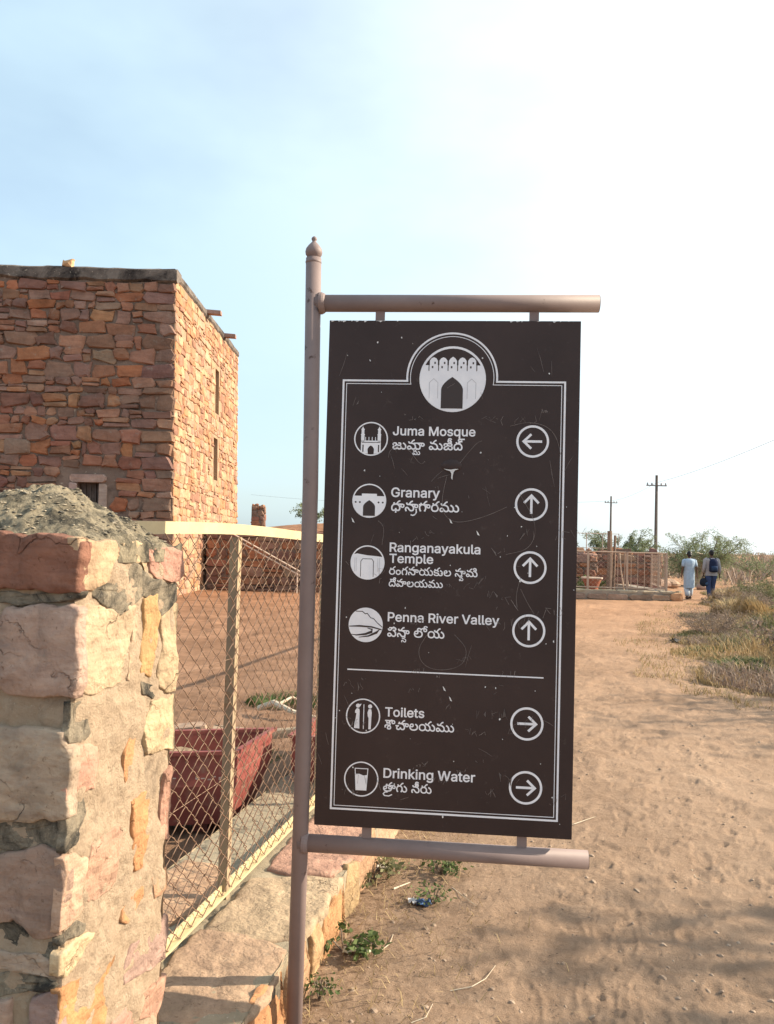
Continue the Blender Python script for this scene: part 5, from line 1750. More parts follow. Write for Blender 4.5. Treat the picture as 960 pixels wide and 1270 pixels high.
pts = [a.lerp(c, k / 12) - Vector((0, 0, 0.55 + 0.9 * 4 * (k / 12) * (1 - k / 12))) for k in range(13)]
b = MB(); b.tube(pts, 0.012, 4); tag(b.build('power_line', M['cable']), 'power line running left from the small distant pole behind the sign', 'cable', 'overhead lines')


# ------------------------------------------------------------------ people
M['cloth'] = tint_mat('cloth', 0.9, 14, 0.88, 1.1, 60, 0.004, 0.1)
M['skin'] = tint_mat('skin', 0.6, 12, 0.94, 1.05, None)
M['hair'] = tint_mat('hair', 0.5, 40, 0.7, 1.2, 120, 0.003)


def remeshed(name, b, voxel, parent, mat, color, smooth_it=6):
    """one continuous surface grown from overlapping tapered limbs"""
    tmp = mk('tmp', b.V, b.F, None, None, None)
    md = tmp.modifiers.new('r', 'REMESH'); md.mode = 'VOXEL'; md.voxel_size = voxel
    ms = tmp.modifiers.new('s', 'SMOOTH'); ms.iterations = smooth_it; ms.factor = 0.5
    dg = bpy.context.evaluated_depsgraph_get()
    me = bpy.data.meshes.new_from_object(tmp.evaluated_get(dg))
    bpy.data.objects.remove(tmp)
    me.name = name
    return link(name, me, mat, parent, color, True)


def hand(b, wrist, d, side, r=1.0):
    """palm, four unequal fingers and a thumb, slightly curled; d = direction the hand hangs in"""
    d = Vector(d).normalized(); w = Vector(wrist)
    fwd = Vector((0, 1, 0))
    b.tube([w, w + d * 0.045, w + d * 0.085], [0.020, 0.030, 0.027], 8)
    for k, (o, l) in enumerate(((0.024, 0.066), (0.009, 0.078), (-0.007, 0.072), (-0.022, 0.056))):
        p0 = w + d * 0.075 + fwd * o
        p1 = p0 + d * l * 0.55; p2 = p1 + d * l * 0.42 + Vector((-side * 0.014, 0, 0))
        b.tube([p0, p1, p2], [0.0085, 0.008, 0.0065], 6)
    p0 = w + d * 0.03 + fwd * 0.022
    b.tube([p0, p0 + d * 0.028 + fwd * 0.024, p0 + d * 0.058 + fwd * 0.026], [0.011, 0.010, 0.008], 6)


def body(parent, legs, arms, h, skin, shoulder=0.175, dark=None):
    """standing body facing +Y, feet on z = 0; legs/arms are joint chains; one skin-coloured mesh"""
    b = MB()
    k = h / 1.7
    b.tube([(0, 0, 0.86 * k), (0, 0, 1.02 * k), (0, 0.0, 1.20 * k), (0, -0.01, 1.36 * k), (0, -0.005, 1.42 * k)], [0.135, 0.115, 0.135, 0.125, 0.07], 12)
    b.tube([(-shoulder, 0, 1.375 * k), (0, 0, 1.40 * k), (shoulder, 0, 1.375 * k)], [0.055, 0.07, 0.055], 10)
    b.tube([(0, -0.005, 1.38 * k), (0, 0.01, 1.52 * k)], [0.055, 0.05], 10)
    b.ell((0, 0.025, 1.60 * k), (0.074, 0.092, 0.112 * k), 16, 12)
    b.ell((0, 0.122, 1.585 * k), (0.014, 0.016, 0.02), 8, 6)          # nose
    for s in (-1, 1): b.ell((s * 0.076, 0.015, 1.59 * k), (0.012, 0.02, 0.03), 8, 6)      # ears
    b.ell((0, 0.10, 1.53 * k), (0.026, 0.016, 0.012), 8, 6)           # lips and chin
    for ch in legs:
        b.tube(ch[:3], [0.085, 0.058, 0.040], 10)
        f = Vector(ch[2])
        b.tube([f + Vector((0, -0.05, -0.03)), f + Vector((0, 0.05, -0.035)), f + Vector((0, 0.15, -0.045))], [0.035, 0.038, 0.025], 8)
    for s, ch in zip((-1, 1), arms):
        b.tube(ch[:3], [0.050, 0.040, 0.026], 9)
        hand(b, ch[2], Vector(ch[2]) - Vector(ch[1]), s)
    o = remeshed('body', b, 0.0085, parent, M['skin'], skin, 5)
    for s in (-1, 1):
        e = MB(); e.ell((s * 0.030, 0.103, 1.61 * k), (0.013, 0.010, 0.007), 8, 6); e.build('eye', M['skin'], o, (0.5, 0.48, 0.45), True, world=False)
    return o


def loft(rings, n=28, fold=0.0, nf=9, seed=0):
    """closed garment: rings of (cx, cy, z, rx, ry)"""
    V = []; F = []
    for i, (cx, cy, z, rx, ry) in enumerate(rings):
        g = i / (len(rings) - 1)
        for k in range(n):
            w = 2 * math.pi * k / n
            m = 1 + fold * g * math.sin(nf * w + seed + 2 * g) + fold * 0.5 * mnoise.noise((math.cos(w) * 2, math.sin(w) * 2, z * 5 + seed))
            V.append((cx + rx * m * math.cos(w), cy + ry * m * math.sin(w), z))
    for i in range(len(rings) - 1):
        for k in range(n):
            F.append((i * n + k, (i + 1) * n + k, (i + 1) * n + (k + 1) % n, i * n + (k + 1) % n))
    F.append(tuple(range(n)))
    return V, F


def foot(parent, ch, col):
    f = Vector(ch[2])
    b = MB(); b.tube([f + Vector((0, -0.075, -0.045)), f + Vector((0, 0.03, -0.045)), f + Vector((0, 0.14, -0.05)), f + Vector((0, 0.19, -0.055))], [0.036, 0.046, 0.046, 0.028], 10)
    b.V = [(v[0], v[1], max(v[2], 0.004)) for v in b.V]
    b.build('shoe', M['cloth'], parent, col, True, world=False)


# woman in a long pale blue dress, walking away
wx, wy = 10.72, 28.5
wz = gz(wx, wy)
wom = thing('person', 'person in a long pale blue short-sleeved dress walking away along the path', 'person', (wx, wy, wz), rotz=R(-6))
legsW = [[(-0.085, 0, 0.86), (-0.08, 0.06, 0.46), (-0.075, -0.10, 0.085)], [(0.085, 0, 0.86), (0.08, 0.12, 0.46), (0.085, 0.17, 0.08)]]
armsW = [[(-0.178, 0, 1.345), (-0.235, -0.03, 1.08), (-0.245, 0.03, 0.85)], [(0.178, 0, 1.345), (0.235, -0.05, 1.09), (0.262, -0.02, 0.85)]]
body(wom, legsW, armsW, 1.66, (0.13, 0.07, 0.045), 0.165)
blue = (0.36, 0.45, 0.56)
V, F = loft([(0, -0.01, 1.425, 0.075, 0.08), (0, -0.01, 1.395, 0.17, 0.115), (0, -0.01, 1.33, 0.205, 0.16), (0, -0.005, 1.22, 0.19, 0.165), (0, 0, 1.06, 0.168, 0.15), (0, 0, 0.92, 0.185, 0.155), (0, 0.0, 0.78, 0.19, 0.165), (0, 0.01, 0.60, 0.18, 0.17), (0, 0.02, 0.44, 0.175, 0.18), (0.0, 0.025, 0.39, 0.175, 0.185)], 36, 0.06, 8)
mk('dress', V, F, M['cloth'], wom, blue, True, world=False)
for s, ch in zip((-1, 1), armsW):
    a, c, d = (Vector(p) for p in ch)
    b = MB(); b.tube([a + Vector((-s * 0.05, 0, 0.01)), a + Vector((s * 0.01, 0, -0.01)), a.lerp(c, 0.5), a.lerp(c, 0.78)], [0.075, 0.072, 0.066, 0.063], 12); b.build('sleeve', M['cloth'], wom, blue, True, world=False)
for ch in legsW:
    a, c, d = (Vector(p) for p in ch)
    b = MB(); b.tube([c + Vector((0, 0, 0.05)), c.lerp(d, 0.5), c.lerp(d, 0.93)], [0.10, 0.09, 0.075], 14); b.build('trouser_leg', M['cloth'], wom, (0.52, 0.58, 0.66), True, world=False)
    foot(wom, ch, (0.06, 0.04, 0.035))
b = MB(); b.ell((0, 0.0, 1.575), (0.088, 0.095, 0.112), 16, 12); b.ell((0, -0.09, 1.53), (0.058, 0.05, 0.055), 12, 9)
o = remeshed('hair', b, 0.01, wom, M['hair'], (0.012, 0.010, 0.010), 2)
o.location = (0, -0.012, 0.012)

# man with a navy backpack
mx_, my_ = 11.42, 28.3
mz_ = gz(mx_, my_)
man = thing('person', 'person in grey shirt and blue jeans walking away, wearing a navy backpack', 'person', (mx_, my_, mz_), rotz=R(-4))
legsM = [[(-0.09, 0, 0.90), (-0.10, 0.02, 0.49), (-0.09, -0.14, 0.095)], [(0.09, 0, 0.90), (0.095, 0.12, 0.50), (0.10, 0.16, 0.085)]]
armsM = [[(-0.20, 0, 1.41), (-0.265, -0.04, 1.14), (-0.245, 0.06, 0.90)], [(0.20, 0, 1.41), (0.262, -0.06, 1.13), (0.275, -0.02, 0.87)]]
body(man, legsM, armsM, 1.75, (0.11, 0.06, 0.04), 0.185)
grey = (0.33, 0.31, 0.32)
V, F = loft([(0, 0, 1.475, 0.075, 0.07), (0, -0.01, 1.45, 0.20, 0.12), (0, -0.01, 1.38, 0.235, 0.155), (0, 0, 1.25, 0.215, 0.155), (0, 0, 1.08, 0.20, 0.14), (0, 0, 0.95, 0.205, 0.15), (0, 0, 0.86, 0.21, 0.155)], 32, 0.035, 7, 2)
mk('shirt', V, F, M['cloth'], man, grey, True, world=False)
for s, ch in zip((-1, 1), armsM):
    a, c, d = (Vector(p) for p in ch)
    b = MB(); b.tube([a + Vector((-s * 0.05, 0, 0.01)), a + Vector((s * 0.01, 0, -0.01)), a.lerp(c, 0.55), c, c.lerp(d, 0.7)], [0.08, 0.076, 0.066, 0.058, 0.05], 12); b.build('sleeve', M['cloth'], man, grey, True, world=False)
for ch in legsM:
    a, c, d = (Vector(p) for p in ch)
    b = MB(); b.tube([a + Vector((0, 0, 0.02)), a.lerp(c, 0.5), c, c.lerp(d, 0.5), c.lerp(d, 0.96)], [0.115, 0.10, 0.078, 0.07, 0.064], 14); b.build('jeans_leg', M['cloth'], man, (0.045, 0.065, 0.14), True, world=False)
    foot(man, ch, (0.25, 0.23, 0.2))
b = MB(); b.ell((0, 0.008, 1.672), (0.084, 0.098, 0.098), 16, 12); b.ell((0, -0.03, 1.62), (0.07, 0.06, 0.06), 12, 9)
remeshed('hair', b, 0.01, man, M['hair'], (0.012, 0.010, 0.010), 2)
bp_ = thing('backpack', 'navy backpack worn by the walker in jeans', 'backpack', (mx_, my_ - 0.2, mz_ + 1.0), rotz=R(-4))
V, F = loft([(0, 0, -0.02, 0.02, 0.02), (0, 0, -0.01, 0.125, 0.06), (0, 0, 0.04, 0.155, 0.085), (0, 0, 0.20, 0.155, 0.095), (0, 0.01, 0.34, 0.145, 0.085), (0, 0.02, 0.43, 0.11, 0.06), (0, 0.03, 0.455, 0.02, 0.02)], 24, 0.02, 5)
navy = (0.018, 0.024, 0.055)
pk = mk('pack', V, F, M['cloth'], bp_, navy, True, world=False)
V, F = loft([(0, -0.075, 0.03, 0.02, 0.01), (0, -0.08, 0.035, 0.10, 0.035), (0, -0.085, 0.12, 0.11, 0.04), (0, -0.08, 0.20, 0.10, 0.035), (0, -0.075, 0.21, 0.02, 0.01)], 20)
mk('front_pocket', V, F, M['cloth'], pk, (0.03, 0.05, 0.10), True, world=False)
for s in (-1, 1):
    b = MB(); b.tube([(s * 0.11, 0.05, 0.02), (s * 0.15, 0.30, 0.10), (s * 0.14, 0.345, 0.30), (s * 0.12, 0.28, 0.44), (s * 0.10, 0.10, 0.465), (s * 0.085, 0.035, 0.42)], 0.018, 6); b.build('strap', M['cloth'], bp_, navy, True, world=False)
hx = mx_ - 0.25
hb = thing('carry_bag', 'round dark bag hanging from the left hand of the walker in jeans', 'bag', (hx, my_ + 0.03, mz_ + 0.48))
b = MB(); b.ell((0, 0, 0.14), (0.15, 0.11, 0.15), 18, 12)
b.V = [(v[0] * (1 + 0.12 * mnoise.noise((v[0] * 9, v[1] * 9, v[2] * 9))), v[1], v[2] * (1 + 0.1 * mnoise.noise((v[0] * 7, v[2] * 9, 3)))) for v in b.V]
b.build('pouch', M['cloth'], hb, (0.022, 0.026, 0.04), True, world=False)
b = MB(); b.ell((0.06, -0.075, 0.10), (0.06, 0.045, 0.06), 12, 8); b.build('pocket', M['cloth'], hb, (0.05, 0.09, 0.17), True, world=False)
b = MB(); b.tube([(-0.07, 0, 0.26), (-0.05, 0.02, 0.34), (0.0, 0.03, 0.375), (0.04, 0.02, 0.34), (0.07, 0, 0.26)], 0.012, 6); b.build('handle', M['cloth'], hb, (0.02, 0.02, 0.03), True, world=False)


# ------------------------------------------------------------------ vegetation
def blades(P, h, w, lean, seed):
    """curved tapering grass blades: five vertices each"""
    g = np.random.default_rng(seed)
    n = len(P)
    a = g.uniform(0, 2 * np.pi, n); la = g.uniform(0, 2 * np.pi, n)
    dx, dy = np.cos(a) * w / 2, np.sin(a) * w / 2
    lx, ly = np.cos(la) * lean * h, np.sin(la) * lean * h
    z0 = np.zeros(n)
    B = P
    V = np.stack([B + np.stack([-dx, -dy, z0], -1), B + np.stack([dx, dy, z0], -1),
                  B + np.stack([-dx * .7 + lx * .35, -dy * .7 + ly * .35, h * .6], -1), B + np.stack([dx * .7 + lx * .35, dy * .7 + ly * .35, h * .6], -1),
                  B + np.stack([lx, ly, h * (1 - 0.35 * lean)], -1)], axis=1).reshape(-1, 3)
    i = np.arange(n)[:, None] * 5
    F = np.concatenate([i + np.array([[0, 1, 3]]), i + np.array([[0, 3, 2]]), i + np.array([[2, 3, 4]])], 0)
    return V, F


def leaves(C, size, seed, aspect=0.45, flat_=0.0):
    """small leaf-shaped quads at the points C"""
    g = np.random.default_rng(seed)
    n = len(C)
    d = g.normal(size=(n, 3)); d[:, 2] *= (1 - flat_); d /= np.linalg.norm(d, axis=1)[:, None]
    e = g.normal(size=(n, 3)); e -= d * (e * d).sum(1)[:, None]; e /= np.linalg.norm(e, axis=1)[:, None]
    s = (size * g.uniform(0.6, 1.3, n))[:, None]
    V = np.stack([C, C + d * s * .5 + e * s * aspect * .5, C + d * s, C + d * s * .5 - e * s * aspect * .5], axis=1).reshape(-1, 3)
    F = np.arange(n)[:, None] * 4 + np.array([[0, 1, 2, 3]])
    return V, F


M['straw'] = leaf_mat('straw grass', (0.30, 0.21, 0.105), (0.46, 0.345, 0.19), 0.25)
M['brown_scrub'] = leaf_mat('dead scrub', (0.20, 0.145, 0.115), (0.36, 0.275, 0.215), 0.25)
M['olive'] = leaf_mat('olive scrub', (0.11, 0.118, 0.055), (0.235, 0.225, 0.115), 0.25)
M['green'] = leaf_mat('green leaves', (0.055, 0.085, 0.030), (0.14, 0.18, 0.065), 0.3)
M['feather'] = leaf_mat('feathery thorn leaves', (0.13, 0.165, 0.085), (0.25, 0.29, 0.16), 0.35)
M['twig'] = mottled('grey brown twig', (0.11, 0.085, 0.065), (0.22, 0.175, 0.135), 6, 0.9, None)
g = np.random.default_rng(4)


def scatter_verge(n, dmin, dmax, y0, y1, mask_seed, thr, clump):
    y = y0 * (y1 / y0) ** g.uniform(0, 1, n * 3)
    d = dmin + (dmax - dmin) * g.uniform(0, 1, n * 3) ** 1.5
    x = verge_x(y) + d + 0.8 * fbm(y / 1.3, d, 91, 2)
    m = fbm(x / clump, y / clump, mask_seed, 3) > thr
    k = np.where(m)[0][:n]
    x, y = x[k], y[k]
    mg = np.clip((fbm(x / clump, y / clump, mask_seed, 3) - thr) / 0.25, 0.12, 1)
    return np.stack([x, y, ground_h(x, y) - 0.01], -1), x - verge_x(y), mg


def stuff(name, label, V, F, mat):
    return tag(mk_np(name, V, F, mat), label, kind='stuff')


for (nm, lb, n, dm, thr, sd, hh, ww, ln, mat) in (
        ('dry_grass', 'straw-coloured dry grass on the verge right of the path', 22000, (-0.1, 9), -0.02, 101, (0.22, 0.62), 0.012, 0.55, 'straw'),
        ('dead_scrub', 'brown dead undergrowth on the verge right of the path', 26000, (0.0, 10), -0.12, 102, (0.25, 0.80), 0.010, 0.7, 'brown_scrub'),
        ('green_undergrowth', 'low green and olive undergrowth on the verge', 20000, (-0.05, 9), 0.0, 103, (0.15, 0.60), 0.018, 0.6, 'olive')):
    P, d, mg = scatter_verge(n, dm[0], dm[1], 8.2, 34, sd, thr, 1.6)
    k = (0.25 + 0.75 * np.clip(d / 2.0, 0, 1)) * (0.25 + 0.75 * mg)
    hgt = g.uniform(hh[0], hh[1], len(P)) * k * (1 + 0.5 * fbm(P[:, 0] / 1.1, P[:, 1] / 1.1, 7, 2))
    V, F = blades(P, hgt, ww * (0.8 + P[:, 1] / 22), ln, sd)
    stuff(nm, lb, V, F, M[mat])
# sparse spill of short grass over the path edge
P, d, mg = scatter_verge(2600, -1.0, 0.4, 8.5, 26, 105, -0.1, 0.9)
V, F = blades(P, g.uniform(0.03, 0.14, len(P)), 0.010, 0.8, 12)
stuff('short_grass', 'short dry grass spilling over the edge of the path', V, F, M['straw'])
# scrub far off, reading as one mass along the skyline
n = 26000
y = 42 * (260 / 42) ** g.uniform(0, 1, n); x = g.uniform(-0.55, 0.75, n) * y + 4
fm = fbm(x / 9, y / 9, 55, 3)
k = (fm > -0.12) & ~((x < -1) & (y < 75)) & ~((np.abs(x - 0.36 * y) < 0.06 * y) & (y < 50))
x, y, fm = x[k], y[k], fm[k]
P = np.stack([x, y, base_h(x, y) - 0.05], -1)
hgt = g.uniform(0.3, 1.2, len(P)) * (0.7 + 1.5 * np.clip(fm + 0.1, 0, 1))
V, F = blades(P, hgt, 0.05 + y * 0.0012, 0.7, 77)
stuff('distant_scrub', 'low brown scrub along the skyline', V, F, M['brown_scrub'])
n = 5000
y = 60 * (240 / 60) ** g.uniform(0, 1, n); x = g.uniform(-0.5, 0.72, n) * y + 4
k = (fbm(x / 7, y / 7, 66, 3) > 0.12) & ~((x < -1) & (y < 75))
x, y = x[k], y[k]
C = np.stack([x, y, base_h(x, y) + g.uniform(0, 1.6, len(x)) * (0.4 + 0.9 * vnoise(x / 5, y / 5, 3) + 0.3)], -1)
V, F = leaves(C, 0.12 + y * 0.001, 31, 0.5)
stuff('distant_bushes', 'hazy olive bushes along the skyline', V, F, M['olive'])


def grass_clump(name, label, x, y, rad, h, n, mat, seed, lean=0.7, w=0.012, cat='grass tuft', dome=False):
    q = np.random.default_rng(seed)
    a = q.uniform(0, 2 * np.pi, n); r = rad * np.sqrt(q.uniform(0, 1, n))
    px, py = x + r * np.cos(a) * 1.25, y + r * np.sin(a)
    z = ground_h(px, py) - 0.02
    hh = q.uniform(0.5, 1.0, n) * h
    if dome:
        z = z + q.uniform(0, 1, n) * h * 0.75 * np.sqrt(np.clip(1 - (r / rad) ** 2, 0, 1)); hh = hh * 0.45
    else:
        hh = hh * (1.1 - 0.5 * (r / rad) ** 2)
    V, F = blades(np.stack([px, py, z], -1), hh, w, lean, seed)
    return tag(mk_np(name, V, F, M[mat]), label, cat)


grass_clump('straw_heap', 'rounded heap of yellow straw grass on the verge at right', 8.5, 19.3, 0.62, 0.72, 4200, 'straw', 201, 0.9, 0.015, 'straw heap', True)
grass_clump('straw_heap', 'smaller straw-yellow tussock beside the feet of the man in jeans', 11.05, 25.9, 0.5, 0.62, 2400, 'straw', 202, 0.9, 0.018, 'straw heap', True)
grass_clump('green_tuft', 'fresh green tuft at the near corner of the verge', 4.95, 11.1, 0.38, 0.34, 1100, 'green', 205, 0.8, 0.014)
grass_clump('green_tuft', 'low dark green tuft by the path, right of the first', 5.35, 10.2, 0.32, 0.26, 900, 'green', 206, 0.9, 0.014)


def shrub(name, label, x, y, rad, h, nst, mat, leaf, nleaf, seed, cat='shrub', base=None, droop=0.25, trunk_r=0.03, spread=1.0, fine=0.5, aspect=0.4):
    """several arching stems, side twigs and small leaves strung along them"""
    q = np.random.default_rng(seed)
    rg = random.Random(seed)
    z0 = gz(x, y) if base is None else base
    t = thing(name, label, cat, (x, y, z0))
    b = MB(); tips = []
    for k in range(nst):
        a = 2 * math.pi * k / nst + rg.uniform(-0.5, 0.5)
        R_ = rad * rg.uniform(0.35, 1.05) * spread; H_ = h * rg.uniform(0.55, 1.0)
        p0 = Vector((x + 0.06 * math.cos(a), y + 0.06 * math.sin(a), z0 - 0.1))
        pts = []
        for i in range(6):
            f = i / 5
            pts.append(p0 + Vector((math.cos(a) * R_ * f ** 1.2, math.sin(a) * R_ * f ** 1.2, H_ * (f * (1 + droop) - droop * f * f) / 1.0)) + Vector((rg.uniform(-1, 1), rg.uniform(-1, 1), rg.uniform(-1, 1))) * 0.05 * h * f)
        b.tube(pts, [trunk_r * (1 - 0.85 * i / 5) for i in range(6)], 5, False)
        for i in range(2, 6):
            for m in range(5 if i > 2 else 3):
                c = pts[i - 1].lerp(pts[i], rg.random())
                d = Vector((math.cos(a) * 0.6 + rg.uniform(-1, 1), math.sin(a) * 0.6 + rg.uniform(-1, 1), rg.uniform(-0.25, 1.0))).normalized() * rad * rg.uniform(0.18, fine)
                e = c + d * 0.55 + Vector((0, 0, 0.05 * h)); f_ = c + d - Vector((0, 0, 0.06 * h))
                b.tube([c, e, f_], [trunk_r * 0.28, trunk_r * 0.18, trunk_r * 0.08], 3, False)
                tips.append((c, e, f_))
    b.build('trunk', M['twig'], t)
    T0 = np.array([[tuple(p) for p in tr] for tr in tips])
    i = q.integers(0, len(T0), nleaf); f = q.uniform(0.1, 1.05, nleaf)[:, None]
    C = T0[i, 0] * (1 - f) ** 2 + 2 * T0[i, 1] * f * (1 - f) + T0[i, 2] * f ** 2 + q.normal(size=(nleaf, 3)) * rad * 0.035
    V, F = leaves(C, leaf, seed + 1, aspect)
    mk_np('crown', V, F, M[mat], t)
    return t


shrub('thorn_tree', 'wide feathery thorn bush on the skyline right behind the two walkers', 15.9, 40.5, 1.9, 2.7, 22, 'feather', 0.12, 19000, 301, 'bush', trunk_r=0.045, aspect=0.22, fine=0.62)
shrub('thorn_tree', 'bushy thorn tree behind the far enclosure fence, left of the tall pole', 13.9, 47.5, 1.9, 2.85, 15, 'feather', 0.125, 17000, 302, 'tree', trunk_r=0.06, aspect=0.3)
shrub('thorn_tree', 'low spreading thorn bush at the foot of the tall pole', 17.0, 50, 2.0, 1.45, 10, 'feather', 0.10, 2600, 303, 'bush', aspect=0.25)
shrub('thorn_tree', 'small leafy bush showing just right of the sign edge behind the railing', 12.0, 47.5, 1.0, 2.3, 8, 'feather', 0.10, 1800, 304, 'bush')
shrub('thorn_tree', 'grey-green bush on the skyline at the right edge', 23.2, 50, 2.4, 1.6, 10, 'feather', 0.11, 3000, 305, 'bush')
shrub('thorn_tree', 'small bush on the rise beyond the yard, seen above the fence', -6.6, 68, 1.5, 2.0, 8, 'feather', 0.16, 2200, 306, 'bush', base=3.1)
shrub('leafy_shrub', 'olive shrub in the middle of the verge behind the straw heap', 10.9, 23.2, 0.95, 0.85, 11, 'olive', 0.06, 5200, 311, trunk_r=0.018, fine=0.6)
shrub('leafy_shrub', 'green leafy shrub at the right edge of the verge', 8.4, 15.6, 0.8, 0.8, 11, 'olive', 0.055, 4800, 312, trunk_r=0.016, fine=0.6)
shrub('leafy_shrub', 'dark green shrub behind the planter in the far enclosure', 7.35, 29.3, 0.55, 0.85, 8, 'green', 0.08, 2400, 313, trunk_r=0.014)
shrub('leafy_shrub', 'brownish green shrub farther right on the verge', 12.9, 26.6, 1.1, 0.9, 11, 'olive', 0.065, 5200, 314, trunk_r=0.018)
shrub('leafy_shrub', 'russet dry shrub low on the verge at the right edge', 6.2, 11.8, 0.7, 0.75, 10, 'brown_scrub', 0.06, 4200, 315, trunk_r=0.012)
shrub('grey_bush', 'grey-brown twiggy bush leaning over the path edge at right', 6.5, 15.9, 0.75, 0.62, 22, 'brown_scrub', 0.05, 5200, 203, 'bush', trunk_r=0.008, fine=0.6, aspect=0.16)
shrub('grey_bush', 'purple-brown dead bush beside the rounded straw heap', 9.3, 20.8, 0.8, 0.8, 22, 'brown_scrub', 0.06, 5200, 204, 'bush', trunk_r=0.009, fine=0.6, aspect=0.16)
# weeds inside the fence and the enclosure
grass_clump('yard_weeds', 'green weeds growing on the yard near the dead branch', -0.95, 8.2, 0.35, 0.2, 900, 'green', 221, 0.9, 0.01, 'weeds')
grass_clump('yard_weeds', 'dry grass patch on the yard beside the fence foot', -1.3, 6.1, 0.45, 0.14, 900, 'olive', 222, 0.9, 0.008, 'weeds')
grass_clump('plot_grass', 'dry yellow-green grass along the kerb inside the far fence', 8.3, 28.0, 0.75, 0.4, 1500, 'olive', 223, 0.8, 0.02, 'grass')
grass_clump('plot_grass', 'pale grass at the left of the planter inside the far fence', 6.3, 28.1, 0.6, 0.35, 1200, 'straw', 224, 0.8, 0.02, 'grass')
grass_clump('plot_grass', 'straw clump hiding the shoes of the walker in jeans', 11.3, 27.5, 0.26, 0.36, 360, 'straw', 225, 0.5, 0.014, 'grass')


# trees beside the path, to the right of the view: their crowns throw the soft shade across the earth
def big_tree(label, x, y, h, rad, seed, n):
    rg = random.Random(seed); q = np.random.default_rng(seed)
    t = thing('neem_tree', label, 'tree', (x, y, gz(x, y)))
    b = MB()
    b.tube([(x, y, -0.2), (x + 0.1, y, h * 0.3), (x - 0.05, y + 0.1, h * 0.55)], [0.2, 0.16, 0.12], 9)
    cl = []
    for k in range(13):
        a = 2.4 * k; e = rg.uniform(0.2, 1.0)
        p1 = Vector((x + math.cos(a) * rad * rg.uniform(0.4, 0.95), y + math.sin(a) * rad * rg.uniform(0.4, 0.95), h * (0.55 + 0.42 * e)))
        p0 = Vector((x - 0.05, y + 0.1, h * rg.uniform(0.38, 0.55)))
        b.tube([p0, p0.lerp(p1, 0.5) + Vector((0, 0, 0.2)), p1], [0.07, 0.045, 0.02], 6)
        cl.append(p1)
    b.build('trunk', M['twig'], t)
    cl = np.array([tuple(p) for p in cl])
    C = cl[q.integers(0, len(cl), n)] + q.normal(size=(n, 3)) * np.array([0.55, 0.55, 0.36]) * rad * 0.42
    V, F = leaves(C, 0.13, seed, 0.5)
    mk_np('crown', V, F, M['green'], t)


big_tree('leafy tree beside the path outside the right of the view, shading the near ground', 10.3, 3.9, 5.4, 1.45, 401, 1300)
big_tree('second leafy tree outside the right of the view, farther along the verge', 12.2, 9.4, 5.2, 1.3, 402, 1200)

# ------------------------------------------------------------------ small things on the ground
M['litter'] = tint_mat('litter', 0.5, 20, 0.85, 1.1, None)


def weed(label, x, y, rad, n, mat, leaf, seed):
    q = np.random.default_rng(seed)
    z0 = gz(x, y)
    t = thing('weed', label, 'weed', (x, y, z0))
    b = MB(); cs = []
    for k in range(9):
        a = q.uniform(0, 6.28); r = rad * q.uniform(0.4, 1)
        p = [(x, y, z0 - 0.01), (x + math.cos(a) * r * 0.5, y + math.sin(a) * r * 0.5, z0 + 0.05 + 0.02 * q.random()), (x + math.cos(a) * r, y + math.sin(a) * r, z0 + 0.03 + 0.03 * q.random())]
        b.tube(p, [0.003, 0.0025, 0.0015], 4)
        for m in range(n // 9):
            f = q.uniform(0.2, 1.05)
            cs.append([p[1][i] * (1 - f) + p[2][i] * f + q.normal() * (0.022 if i < 2 else 0.010) for i in range(3)])
    b.build('stem', M['twig'], t)
    V, F = leaves(np.array(cs), leaf, seed, 0.6, 0.5)
    mk_np('foliage', V, F, M[mat], t)


weed('green leafy weed at the foot of the plinth, right of the sign post', -0.125, 3.29, 0.17, 260, 'green', 0.032, 501)
weed('flat bluish-green weed on the earth under the lower arm of the sign', 0.31, 4.07, 0.15, 200, 'green', 0.026, 502)
weed('small green weed beside the base of the sign post', -0.19, 2.93, 0.06, 90, 'green', 0.018, 503)
weed('straggling olive weed along the plinth behind the sign post', -0.02, 3.95, 0.22, 280, 'olive', 0.026, 504)
weed('low weed beside the blue scrap of litter', 0.26, 3.74, 0.11, 110, 'green', 0.022, 505)
q = np.random.default_rng(9)
n = 900
t_ = q.uniform(-0.2, 3.2, n); off = 0.42 + np.abs(q.normal(size=n)) * 0.28
x = F0.x + FD.x * t_ + FN.x * off; y = F0.y + FD.y * t_ + FN.y * off
V, F = blades(np.stack([x, y, ground_h(x, y)], -1), q.uniform(0.015, 0.07, n), 0.004, 1.4, 61)
stuff('dry_litter', 'dead grass and leaf litter along the foot of the plinth', V, F, M['straw'])
n = 1500
x = q.normal(size=n) * 0.5 + 0.45; y = 2.3 + np.abs(q.normal(size=n)) * 1.3
C = np.stack([x, y, ground_h(x, y) + 0.002], -1)
V, F = leaves(C, 0.013, 62, 0.25, 0.9)
stuff('leaf_crumbs', 'crumbs of dry leaf and twig scattered on the earth', V, F, M['brown_scrub'])
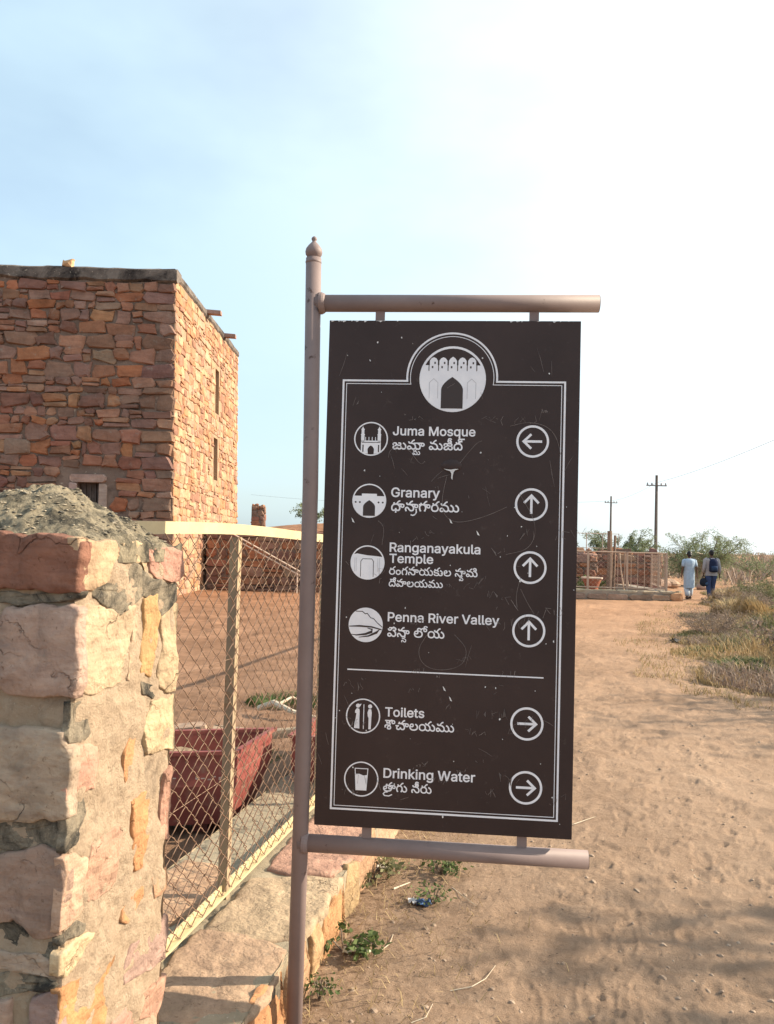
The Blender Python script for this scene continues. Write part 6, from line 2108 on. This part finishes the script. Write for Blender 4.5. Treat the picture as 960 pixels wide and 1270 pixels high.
# pebbles and clods
b = MB(); rg = random.Random(14)
for k in range(1500):
    y = 1.9 + 7 * rg.random() ** 2; x = rg.uniform(-0.25, 0.55) * y
    if (x - F0.x) * FN.x + (y - F0.y) * FN.y < 0.45: continue
    s = rg.choice([0.003, 0.004, 0.005, 0.008, 0.012]) * rg.uniform(0.7, 1.3)
    z = 0.0
    V = [(x + s * rg.uniform(.75, 1.25) * a, y + s * rg.uniform(.75, 1.25) * c, s * e) for a, c, e in ((1, 0, 0), (.5, .87, 0), (-.5, .87, 0), (-1, 0, 0), (-.5, -.87, 0), (.5, -.87, 0), (.6, .1, .45), (0.2, .6, .5), (-.55, .2, .45), (-.1, -.6, .5))]
    b.add(V, [(0, 1, 7, 6), (1, 2, 7), (2, 3, 8, 7), (3, 4, 9, 8), (4, 5, 9), (5, 0, 6, 9), (6, 7, 8, 9)])
va = np.array(b.V); hz = ground_h(va[:, 0], va[:, 1])
b.V = [(v[0], v[1], v[2] + h_) for v, h_ in zip(b.V, hz)]
M['pebble'] = mottled('pebble', (0.22, 0.155, 0.11), (0.36, 0.27, 0.20), 40, 0.95, None)
o = b.build('pebbles', M['pebble']); tag(o, 'pebbles and crumbs of clay on the path', kind='stuff')


def twig(label, pts, r, mat='bleached'):
    r *= 0.6
    P = [(x, y, gz(x, y) + r * 0.8 + dz * 0.6) for x, y, dz in pts]
    b = MB(); b.tube(P, [r * (1 - 0.5 * i / (len(P) - 1)) for i in range(len(P))], 5)
    tag(b.build('twig', M[mat]), label, 'twig', 'dry twigs on the earth')


twig('pale curved twig on the earth below the right end of the lower sign arm', [(0.28, 3.02, 0), (0.36, 3.03, 0.012), (0.42, 3.10, 0.012), (0.47, 3.20, 0)], 0.0035)
twig('short bent twig nearer the sign post', [(0.13, 2.80, 0), (0.18, 2.82, 0.01), (0.21, 2.92, 0)], 0.003)
twig('broken pale stick lying beside the straggling weed', [(0.08, 3.86, 0), (0.16, 3.93, 0.006)], 0.009)
twig('thin straight twig beside the bluish weed', [(0.36, 3.9, 0), (0.45, 3.70, 0.006)], 0.003)
twig('long pale arched twig on the path right of the board', [(0.95, 4.78, 0), (1.15, 4.80, 0.02), (1.32, 4.98, 0)], 0.005)
twig('forked twig close under the weed by the plinth', [(0.0, 3.25, 0), (0.06, 3.33, 0.015), (0.075, 3.43, 0)], 0.004)
twig('single straw on the sunlit path at the right', [(1.62, 4.22, 0), (1.60, 4.12, 0.01), (1.63, 4.04, 0)], 0.003)


def scrap(label, x, y, w, h, col, seed, cat='litter'):
    V = []; F = []
    n = 8
    for j in range(n + 1):
        for i in range(n + 1):
            a, c = i / n - .5, j / n - .5
            px, py = x + a * w, y + c * h
            V.append((px + 0.2 * w * mnoise.noise((a * 3, c * 3, seed)), py + 0.2 * h * mnoise.noise((a * 3, c * 3, seed + 4)), gz(px, py) + 0.008 + 0.45 * min(w, h) * (0.35 + mnoise.noise((a * 4, c * 4, seed + 8)))))
    for j in range(n):
        for i in range(n):
            k = j * (n + 1) + i; F.append((k, k + 1, k + n + 2, k + n + 1))
    o = mk('litter_scrap', V, F, M['litter'], None, col, True)
    md = o.modifiers.new('thick', 'SOLIDIFY'); md.thickness = 0.0015
    tag(o, label, cat, 'scraps of litter')


scrap('crumpled blue plastic scrap on the earth under the lower arm', 0.215, 3.715, 0.07, 0.05, (0.06, 0.12, 0.26), 1)
scrap('white paper scrap touching the blue plastic', 0.165, 3.73, 0.04, 0.05, (0.6, 0.6, 0.62), 2)
scrap('small blue-grey wrapper at the plinth foot behind the post', -0.21, 3.52, 0.05, 0.06, (0.10, 0.16, 0.26), 3)
scrap('cream leaf-like wrapper among the leafy weed', -0.07, 3.27, 0.10, 0.035, (0.6, 0.56, 0.42), 4)
scrap('pale crumpled wrapper by the straggling weed', 0.02, 4.08, 0.08, 0.05, (0.55, 0.52, 0.46), 5)
scrap('flat black plastic scrap at the edge of the path near the verge', 5.41, 14.72, 0.34, 0.22, (0.015, 0.015, 0.017), 6)
